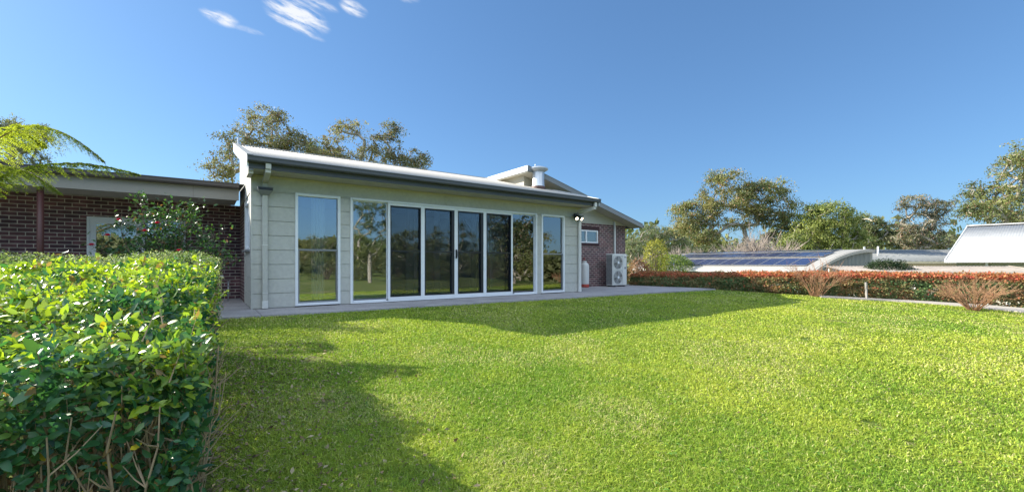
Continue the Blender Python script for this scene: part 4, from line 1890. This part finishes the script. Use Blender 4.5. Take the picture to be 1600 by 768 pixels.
# tree fern
def tree_fern():
    b = (-8.15, 6.1)
    g = gz_at(*b)
    root = empty('tree_fern', 'tree fern with sunlit arching fronds at the left edge before the brick wing', 'tree fern', (b[0], b[1], g))
    mb = MB()
    zc = 1.55 - g
    pts = [Vector((0, 0, -.1)), Vector((.03, 0, .5)), Vector((.0, .03, 1.0)), Vector((0, 0, zc))]
    mb.tube(pts, [.14, .12, .11, .09], 10)
    for k in range(160):
        z = random.uniform(.05, zc)
        th = random.uniform(0, 6.28)
        q = Vector((math.cos(th) * .11, math.sin(th) * .11, z))
        mb.tube([q, q + Vector((math.cos(th) * .05, math.sin(th) * .05, .05))], [.014, .005], 4, False)
    mb.build('trunk', M['bark_brown'], root)
    crown = Vector((0, 0, zc))
    specs = []
    # (tip offset from crown, arch height, lime amount)
    def toff(x, y, Y):
        return Vector(px(x, y, Y)) - Vector((b[0], b[1], g)) - crown
    specs.append((toff(214, 272, 5.9), .50, .45))
    specs.append((toff(160, 250, 5.9), 1.0, 1.0))
    specs.append((toff(92, 300, 5.5), .62, .7))
    specs.append((toff(70, 228, 7.2), .75, .8))
    for k in range(8):
        th = 2.5 + k * .24
        L_ = random.uniform(1.7, 2.4)
        specs.append((Vector((math.cos(th) * L_, math.sin(th) * L_, random.uniform(-.1, .6))), random.uniform(.35, .75), random.uniform(.3, 1)))
    for tip, arch, lime in specs:
        n = 44
        roll = random.uniform(.15, .45) * (1 if tip.x > 0 else random.choice((-1, 1)))
        R_ = []
        for k in range(n + 1):
            t = k / n
            q = crown + tip * t + Vector((0, 0, arch * 4 * t * (1 - t) * (1 - .25 * t)))
            R_.append(q)
        st = MB()
        st.tube(R_, [.014 * (1 - .85 * k / n) + .002 for k in range(n + 1)], 6, False)
        fr = st.build('frond', M['stemh'], root)
        P, Nn, Dr, C, S = [], [], [], [], []
        for k in range(7, n + 1):
            t = k / n
            tan = (R_[min(k + 1, n)] - R_[k - 1]).normalized()
            side = tan.cross(Vector((0, 0, 1))).normalized()
            upv = side.cross(tan).normalized()
            side, upv = side * math.cos(roll) + upv * math.sin(roll), upv * math.cos(roll) - side * math.sin(roll)
            Lp = (.34 if lime > .5 else .24) * math.sin(math.pi * (.12 + .86 * t)) ** .75 * random.uniform(.82, 1.12)
            for sgn in (-1, 1):
                pd = (side * sgn + tan * random.uniform(.45, .85) - Vector((0, 0, random.uniform(.25, .75))) + Vector([random.gauss(0, .08) for _ in range(3)])).normalized()
                m_ = 22
                for j in range(m_):
                    v = (j + .5) / m_
                    q = R_[k] + pd * Lp * v + Vector((0, 0, -.35 * Lp * v * v)) + tan * random.gauss(0, .006)
                    for s2 in (-1, 1):
                        ld = (tan * s2 + pd * .4).normalized()
                        P.append(q)
                        Nn.append(upv + Vector([random.gauss(0, .2) for _ in range(3)]))
                        Dr.append(ld)
                        S.append(.040 * (1 - .70 * v) + .007)
                        C.append(lime)
        P, Nn, Dr = (np.array([list(v) for v in A]) for A in (P, Nn, Dr))
        C = np.array(C)
        c = mixc((.07, .13, .03), (.34, .37, .055), np.clip(C * .9 + rng.normal(size=len(C)) * .15, 0, 1))
        leaves('leaflets', P, Nn, np.array(S), shade_rand(c, .75, 1.25), T_DIAMOND, M['fern'], fr, Dr)


tree_fern()

# bare twiggy shrubs before the long hedge
p1 = (10.28, 14.5)
twiggy('twiggy_shrub', 'leafless reddish twiggy shrub at the start of the path', (*p1, gz_at(*p1)), 46, 1.35, 1.05, .010, M['twig'], 'bare twiggy shrubs before the hedge', 4, 'shrub')
mbx = MB()
p2 = (12.65, 11.75)
twiggy('twiggy_shrub', 'leafless reddish twiggy shrub nearest the right edge of the lawn', (*p2, gz_at(*p2)), 62, 1.0, .9, .009, M['twig'], 'bare twiggy shrubs before the hedge', 5, 'shrub')


def bush(name, label, c, r, n, leaf, c0, c1, m='leafm', group=None, T=T_DIAMOND, cat='shrub', seg=None):
    g = gz_at(c[0], c[1])
    base = np.array([c[0], c[1], g])
    root = empty(name, label, cat, base, 0, group)
    d = unit(rng.normal(size=(n, 3)))
    rad = rng.uniform(.5, 1, n) ** .4
    bump_ = 1 + .35 * (vnoise(d * 1.5 + c[0], 1.6) - .5) + .2 * (vnoise(d * 4 + c[1], 1.2) - .5)
    P = np.array([0, 0, c[2] - g]) + d * (rad * bump_)[:, None] * np.array(r)
    keep = P[:, 2] > .02
    P, d = P[keep], d[keep]
    n = len(P)
    col = shade_rand(mixc(c0, c1, np.clip(vnoise(P + 4, 2.0) + rng.normal(size=n) * .15, 0, 1)), .65, 1.35)
    leaves('foliage', P, d + rng.normal(size=(n, 3)) * .6, leaf * rng.uniform(.6, 1.3, n), col, T, M[m], root)
    mb = MB()
    for k in range(26):
        th = random.uniform(0, 6.28)
        e = Vector((math.cos(th) * r[0] * .7 * random.random(), math.sin(th) * r[1] * .7 * random.random(), (c[2] - g) + r[2] * .6 * random.random()))
        mb.tube([Vector((e.x * .1, e.y * .1, -.05)), e * .5, e], [.03, .02, .008], 5, False)
    mb.build('stems', M['bark_brown'], root)
    return root


bush('dark_shrub', 'dark rounded shrub beside the air conditioning unit', (*L2W(14.15, 2.6), .45), (.55, .5, .62), 7000, .06, (.015, .035, .012), (.05, .08, .03), group=None)
bush('dark_shrub', 'dark dense shrub poking over the hedge before the grey roof', (*px(1386, 420, 22)[:2], .25), (1.25, .9, .85), 9000, .09, (.012, .03, .012), (.035, .06, .02))
bush('red_shrub', 'rusty red brown shrub beyond the hedge near the house corner', (*px(999, 432, 27)[:2], .2), (.8, .9, 1.1), 2600, .11, (.16, .07, .045), (.30, .18, .10))
bush('yellow_shrub', 'yellow leaved shrub beyond the hedge right of the house corner', (*px(1024, 410, 31)[:2], 1.3), (.9, 1.0, 1.5), 2400, .13, (.38, .34, .05), (.20, .22, .05))
bush('green_shrub', 'bright green shrub low beside the left end of the curved shed', (*px(1048, 418, 36)[:2], .6), (1.8, 1.5, 1.1), 5500, .14, (.11, .17, .03), (.20, .26, .05))
# ================================================================== TREES
GUM = [(.085, .095, .045), (.19, .175, .085), (.22, .13, .075)]
GREENGUM = [(.050, .070, .030), (.15, .165, .055), (.14, .10, .05)]


def lobes_px(Y, L_, depth=.8):
    """lobes given as photograph x, y, half width, half height, weight at distance Y"""
    out = []
    for (x, y, hw, hh, w) in L_:
        c = px(x, y, Y)
        out.append((c[0], c[1] + rng.normal() * .4, c[2], hw / 670 * Y, hw / 670 * Y * depth, hh / 670 * Y, w))
    return out


def gbase(x, Y):
    c = px(x, 0, Y)
    return (c[0], Y, gz_at(c[0], Y))


gum_tree('gum_tree', 'tall gum tree with rounded grey green crown behind the left end of the roof', gbase(425, 31),
         lobes_px(31, [(420, 205, 45, 30, 5), (375, 225, 30, 30, 3), (460, 235, 38, 28, 4), (350, 255, 24, 26, 2), (400, 255, 45, 25, 3), (425, 185, 28, 12, 1.5), (345, 280, 20, 18, 1)]),
         95, 17000, .27, GUM, .34, tpl=T_DIAMOND, clump_r=(.8, 1.2), holes=.24, group='gum trees')
gum_tree('gum_tree', 'gum tree with open crown sweeping down to the right behind the roof', gbase(560, 33),
         lobes_px(33, [(548, 200, 26, 14, 2), (540, 232, 40, 25, 4), (600, 225, 28, 20, 2.5), (640, 245, 24, 16, 2), (590, 255, 45, 18, 3), (512, 245, 25, 22, 2), (610, 200, 12, 14, .8), (655, 265, 12, 16, .8)]),
         88, 14000, .27, GUM, .34, tpl=T_DIAMOND, clump_r=(.6, 1.05), holes=.26, group='gum trees')
gum_tree('gum_tree', 'darker low crowned gum between the two gum trees behind the roof', gbase(485, 38),
         lobes_px(38, [(485, 232, 16, 20, 2), (498, 250, 22, 16, 2)]), 26, 5000, .3, GREENGUM, .25, tpl=T_DIAMOND, clump_r=(.7, 1.1), holes=.28, group='gum trees')
gum_tree('gum_tree', 'grey green gum tree behind the fern at the left edge', gbase(10, 24),
         lobes_px(24, [(10, 205, 40, 24, 3), (-30, 220, 50, 40, 3), (45, 245, 30, 30, 2), (72, 205, 12, 10, .5), (0, 280, 50, 30, 2)]),
         80, 13000, .19, [(.10, .11, .06), (.20, .19, .10), (.22, .2, .06)], .26, tpl=T_DIAMOND, clump_r=(.5, .8), holes=.24, group='gum trees')

# right hand side
gum_tree('gum_tree', 'big spreading gum tree with bare pale lower limbs behind the curved shed', gbase(1172, 48),
         lobes_px(48, [(1128, 278, 24, 12, 1.6), (1140, 305, 46, 20, 4), (1190, 300, 40, 18, 3.5), (1095, 330, 40, 26, 4), (1210, 330, 30, 24, 3), (1150, 335, 55, 24, 3), (1095, 365, 28, 18, 2), (1225, 360, 25, 22, 2.2), (1072, 345, 20, 16, 1.2)]),
         165, 38000, .36, [(.095, .115, .04), (.235, .215, .075), (.27, .16, .075)], .26, trunk_to=[gbase(1172, 48)[:2] + (.4,), px(1170, 392, 48)], tpl=T_DIAMOND, clump_r=(.8, 1.5), holes=.24, expo=.52, group='gum trees')
gum_tree('gum_tree', 'pale sparse gum tree right beside the house corner', gbase(1020, 58),
         lobes_px(58, [(1025, 362, 26, 12, 3), (1000, 385, 22, 16, 3), (1045, 378, 24, 18, 3), (1075, 390, 20, 16, 2), (985, 400, 12, 16, 1)]),
         70, 13000, .34, [(.09, .115, .06), (.17, .19, .09), (.20, .14, .09)], .4, tpl=T_DIAMOND, clump_r=(.8, 1.3), holes=.26, group='gum trees')
gum_tree('gum_tree', 'dense yellow green tree right of the big spreading gum', gbase(1285, 44),
         lobes_px(44, [(1290, 335, 38, 22, 4), (1262, 365, 34, 22, 4), (1320, 362, 30, 24, 4), (1245, 385, 22, 16, 2), (1290, 385, 50, 16, 3)]),
         95, 26000, .36, [(.085, .115, .028), (.23, .25, .06), (.20, .19, .06)], .4, tpl=T_DIAMOND, clump_r=(1.0, 1.6), holes=.24, group='gum trees')
gum_tree('gum_tree', 'dark gum tree behind the right end of the curved shed', gbase(1362, 52),
         lobes_px(52, [(1362, 350, 24, 16, 3), (1352, 378, 20, 18, 3), (1385, 372, 16, 16, 1.5)]),
         50, 12000, .34, GREENGUM, .4, tpl=T_DIAMOND, clump_r=(.9, 1.4), holes=.28, group='gum trees')
gum_tree('gum_tree', 'open crowned gum tree standing alone behind the grey roof', gbase(1440, 50),
         lobes_px(50, [(1425, 318, 28, 12, 2.5), (1470, 322, 20, 14, 2), (1450, 345, 42, 16, 3.5), (1420, 368, 30, 16, 2.5), (1470, 372, 28, 16, 2.5), (1440, 385, 40, 10, 1.5)]),
         84, 14000, .34, [(.070, .080, .045), (.17, .155, .085), (.24, .13, .085)], .42, tpl=T_DIAMOND, clump_r=(.7, 1.3), holes=.28, group='gum trees')
gum_tree('gum_tree', 'large gum tree rising above the steep white roof', gbase(1640, 34),
         lobes_px(34, [(1600, 262, 45, 26, 4), (1650, 235, 60, 30, 5), (1560, 300, 40, 22, 3.5), (1525, 330, 30, 18, 2.5), (1610, 320, 60, 25, 4), (1700, 290, 70, 50, 5), (1560, 345, 40, 15, 2)]),
         150, 34000, .28, [(.065, .085, .030), (.19, .20, .06), (.19, .12, .06)], .5, tpl=T_DIAMOND, clump_r=(.8, 1.25), holes=.24, group='gum trees')
# bare winter trees
for i, (x, Y, h, sp, n) in enumerate(((1060, 42, 4.6, 2.6, 46), (1098, 44, 4.8, 2.4, 46), (1030, 40, 4.4, 2.2, 34), (1195, 40, 6.2, 2.8, 30), (1160, 43, 6.0, 3.0, 34))):
    labels = ['bare pale twiggy tree between the house and the curved shed', 'bare twiggy tree behind the left end of the solar panels', 'leafless grey tree behind the yellow shrub',
              'leafless pale limbed tree against the big gum crown, the right one of two', 'leafless pale limbed tree against the big gum crown, the left one of two']
    c = gbase(x, Y)
    twiggy('bare_tree', labels[i], c, int(n * 1.5), h, sp, .085, M['bark_grey'], 'leafless trees beyond the hedge', 9, 'tree')


def far_wood():
    P, C = [], []
    n = 80000
    th = rng.uniform(R(-12), R(200), n)         # bearing clockwise from ahead
    d = rng.uniform(85, 125, n)
    d = np.where(th > R(80), rng.uniform(48, 62, n), d)
    low = np.where(th > R(80), .42, 1.0)
    X, Y = d * np.sin(th), d * np.cos(th)
    g = ground(X, Y)
    crest = 10.5 + 4.0 * (vnoise(np.stack([th * 14, th * 0, th * 0], 1) + 11, 1) - .2) + 2.2 * (vnoise(np.stack([th * 55, th * 0, th * 0], 1) + 11, 1) - .5)
    z = g + crest * low * rng.random(n) ** .8
    P = np.column_stack([X, Y, z])
    keep = vnoise(P, .35) > .30
    P = P[keep]
    n = len(P)
    c = shade_rand(mixc((.08, .11, .05), (.21, .22, .10), np.clip(vnoise(P, .22) * 1.4 - .2 + rng.normal(size=n) * .1, 0, 1)), .65, 1.35)
    o = leaves('far_wood', P, rng.normal(size=(n, 3)) + [0, -.4, .6], .95 * rng.uniform(.6, 1.4, n), c, T_CLUMP, M['leafm'])
    tag(o, 'distant belt of trees beyond the neighbouring roofs and round the garden', 'wood', kind='stuff')


far_wood()

# garden trees on the far side of the lawn that the glass reflects
gum_tree('garden_tree', 'slender garden tree behind the viewer reflected in the glass doors', (16.6, -4.8, gz_at(16.6, -4.8)),
         [(16.6, -4.8, 5.6, 1.5, 1.5, 1.0, 3), (16.8, -4.9, 4.0, 1.5, 1.5, 1.2, 3), (16.4, -4.7, 2.5, 1.4, 1.4, .9, 2)], 60, 14000, .15,
         [(.04, .08, .02), (.19, .20, .05), (.12, .12, .04)], .14, tpl=T_DIAMOND, clump_r=(.4, .65), holes=.2, group='trees across the lawn')
for i, (x, y, h, w, lab) in enumerate(((34, 2, 8.5, 4.2, 'broad tree'), (27, -7, 5.5, 3.6, 'low spreading tree'), (30, -16, 3.9, 3.2, 'round crowned tree'), (24, -25, 3.6, 3.0, 'bushy tree'),
                                     (16, -30, 3.8, 3.2, 'dense tree'), (40, -9, 8.5, 5, 'tall tree'), (36, -28, 5.5, 4.5, 'wide tree'), (19.5, 6.2, 6.8, 2.8, 'leaning tree'), (8, -34, 4.5, 3.5, 'leafy tree'))):
    g = gz_at(x, y)
    gum_tree('garden_tree', lab + ' across the lawn behind the viewer', (x, y, g),
             [(x, y, g + h * .75, w * .8, w * .8, h * .22, 3), (x + w * .3, y, g + h * .5, w * .8, w * .8, h * .2, 3), (x - w * .3, y + .5, g + h * .38, w * .7, w * .7, h * .2, 2)],
             44, 8500, .32, GREENGUM if i % 2 else [(.05, .075, .02), (.17, .17, .05), (.2, .13, .06)], .2, tpl=T_DIAMOND, clump_r=(.8, 1.3), holes=.2, group='trees across the lawn')

for i, (x, y, r_, h_) in enumerate(((22, -2, 1.6, 1.3), (25, -5, 2.0, 1.6), (20, -9, 1.5, 1.2), (22, -14, 2.2, 1.7), (17, -17, 1.6, 1.2), (28, 1, 2.2, 2.0), (14, -22, 2.0, 1.5), (30, -11, 2.4, 2.2))):
    words_ = ['round', 'broad', 'small', 'wide', 'compact', 'tall', 'loose', 'dense'][i]
    bush('garden_shrub', words_ + ' garden shrub across the lawn behind the viewer', (x, y, gz_at(x, y) + h_ * .55), (r_, r_, h_), 3600, .13, (.05, .09, .03), (.20, .20, .07), group='shrubs across the lawn')

# ================================================================== GRASS AND LITTER
def near_hedge_mask(X, Y):
    return (X < -.69 * Y - .02) & (Y > .2) & (Y < 5.6)


def grass():
    n = 1300000
    r = np.exp(rng.uniform(math.log(1.15), math.log(26), n))
    th = rng.uniform(R(-54), R(62), n)
    X, Y = r * np.sin(th), r * np.cos(th)
    dx, dy = X - G0[0], Y - G0[1]
    a = dx * U[0] + dy * U[1]
    y = dx * B[0] + dy * B[1]
    slab = (y > -1.285 - .03 * np.maximum(a, 0) + rng.normal(size=n) * .03 + .03) & (a < 14.78)
    # inside the long hedge and beyond
    HA = np.array(HL)
    ah = np.interp(-y, -HA[:, 1], HA[:, 0])
    past = (a > ah + .15)
    pth = np.zeros(n, bool)
    q = [np.array(p_) for p_ in front] + [np.array(p_) for p_ in back[::-1]]
    # point in polygon
    inside = np.zeros(n, bool)
    for i in range(len(q)):
        x1, y1 = q[i]
        x2, y2 = q[(i + 1) % len(q)]
        c_ = ((y1 > Y) != (y2 > Y))
        xi = (x2 - x1) * (Y - y1) / (y2 - y1 + 1e-12) + x1
        inside ^= c_ & (X < xi)
    P0 = np.stack([X, Y, X * 0], 1)
    dist_h = (X + .69 * Y + .9)
    bare = smooth(1 - dist_h / 1.6) * .55 * (Y < 5.6)
    patch = vnoise(P0 + 31, 1.5) * .6 + vnoise(P0 + 5, 5.0) * .4
    keep = ~(slab | past | inside | near_hedge_mask(X, Y)) & (patch > .24 + bare * .55)
    X, Y, r, P0, patch, bare = (v[keep] for v in (X, Y, r, P0, patch, bare))
    n = len(X)
    g = ground(X, Y)
    # blades widen a little with distance so the sward stays closed
    hgt = rng.uniform(.020, .048, n) * (.75 + .6 * vnoise(P0 + 3, 1.2)) * np.clip(1.05 - .01 * r, .7, 1)
    wid = .0023 * np.maximum(1, r / 2.6) * rng.uniform(.7, 1.3, n)
    az = rng.uniform(0, 2 * np.pi, n)
    lean = rng.uniform(.3, 1.7, n)
    d = np.stack([np.cos(az), np.sin(az), 0 * az], 1)
    s = np.stack([-np.sin(az), np.cos(az), 0 * az], 1)
    tw = rng.uniform(0, 2 * np.pi, n)
    s = s * np.cos(tw)[:, None] + d * np.sin(tw)[:, None] * .8
    b0 = np.stack([X, Y, g - .006], 1)
    up = np.array([0, 0, 1.])
    v0 = b0 - s * wid[:, None]
    v1 = b0 + s * wid[:, None]
    md = b0 + up * (hgt * .62)[:, None] + d * (hgt * lean * .30)[:, None]
    v2 = md + s * (wid * .75)[:, None]
    v3 = md - s * (wid * .75)[:, None]
    v4 = b0 + up * (hgt * (1 - .28 * lean))[:, None] + d * (hgt * lean * .9)[:, None]
    V = np.stack([v0, v1, v2, v3, v4], 1).reshape(-1, 3)
    o = np.arange(n)[:, None] * 5
    F = np.concatenate([o + [0, 1, 2], o + [0, 2, 3], o + [3, 2, 4]], 1).reshape(-1, 3)
    t = vnoise(P0 + 60, .45) * .5 + vnoise(P0 + 77, 1.9) * .3 + vnoise(P0 + 12, 7) * .2
    t = np.clip((t - .3) * 1.7 + .1 + rng.normal(size=n) * .22, 0, 1)
    c = mixc((.20, .34, .036), (.50, .55, .075), t)
    dry = (rng.random(n) < .07 + .22 * smooth((vnoise(P0 + 90, 1.1) - .52) / .25) + .25 * bare)
    c[dry] = np.array([.62, .58, .24])
    c = shade_rand(c, .7, 1.3)
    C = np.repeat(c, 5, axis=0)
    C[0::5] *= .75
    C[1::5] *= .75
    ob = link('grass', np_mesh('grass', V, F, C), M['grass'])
    tag(ob, 'short green grass blades covering the lawn', 'grass', kind='stuff')


grass()


def clover():
    n = 9000
    X = rng.uniform(-3, 14, n)
    Y = rng.uniform(1.6, 13, n)
    k = (vnoise(np.stack([X, Y, X * 0], 1) + 44, .9) * .6 + vnoise(np.stack([X, Y, X * 0], 1) + 14, 3) * .4) > .56
    dx, dy = X - G0[0], Y - G0[1]
    a, y = dx * U[0] + dy * U[1], dx * B[0] + dy * B[1]
    k &= (y < -1.8) & ~near_hedge_mask(X, Y) & (a < 14.5 + .4 * np.maximum(-y - 1.5, 0))
    X, Y = X[k], Y[k]
    n = len(X)
    c0 = np.stack([X, Y, ground(X, Y) + rng.uniform(.018, .036, n)], 1)
    P = np.repeat(c0, 3, axis=0)
    th = np.tile([0, 2.09, 4.19], n) + np.repeat(rng.uniform(0, 6.28, n), 3)
    dr = np.stack([np.cos(th), np.sin(th), .15 + 0 * th], 1)
    nr = np.tile([0, 0, 1.], (3 * n, 1)) + rng.normal(size=(3 * n, 3)) * .18
    c = shade_rand(mixc((.08, .22, .04), (.20, .36, .07), rng.random(3 * n)), .8, 1.2)
    o = leaves('clover', P, nr, rng.uniform(.014, .024, 3 * n), c, T_BROAD, M['grass'], None, dr)
    tag(o, 'patches of clover growing among the grass', 'clover', kind='stuff')


clover()


def litter():
    n = 5200
    s = rng.uniform(0, 1, n)
    off = np.abs(rng.normal(size=n)) * .75
    near, far = np.array([-.9, 1.3]), np.array([-3.7, 5.4])
    p = near + np.outer(s, far - near) + np.outer(off, [.82, .57]) - np.outer(np.full(n, .3), [.82, .57])
    m2 = 1500
    pr = np.stack([rng.uniform(-2, 12, m2), rng.uniform(2, 13, m2)], 1)
    p = np.concatenate([p, pr])
    n = len(p)
    dx, dy = p[:, 0] - G0[0], p[:, 1] - G0[1]
    y = dx * B[0] + dy * B[1]
    k = y < -1.5
    p = p[k]
    n = len(p)
    P = np.column_stack([p, ground(p[:, 0], p[:, 1]) + rng.uniform(.004, .035, n)])
    c = shade_rand(mixc((.20, .13, .07), (.42, .34, .20), rng.random(n)), .6, 1.3)
    sz = rng.uniform(.018, .05, n) * np.where(np.arange(n) < 3800, 1, .7)
    o = leaves('fallen_leaves', P, rng.normal(size=(n, 3)) * .45 + [0, 0, 1], sz, c, T_DIAMOND, M['litter'])
    tag(o, 'dry brown leaf litter scattered on the grass beside the near hedge', 'leaves', kind='stuff')


litter()
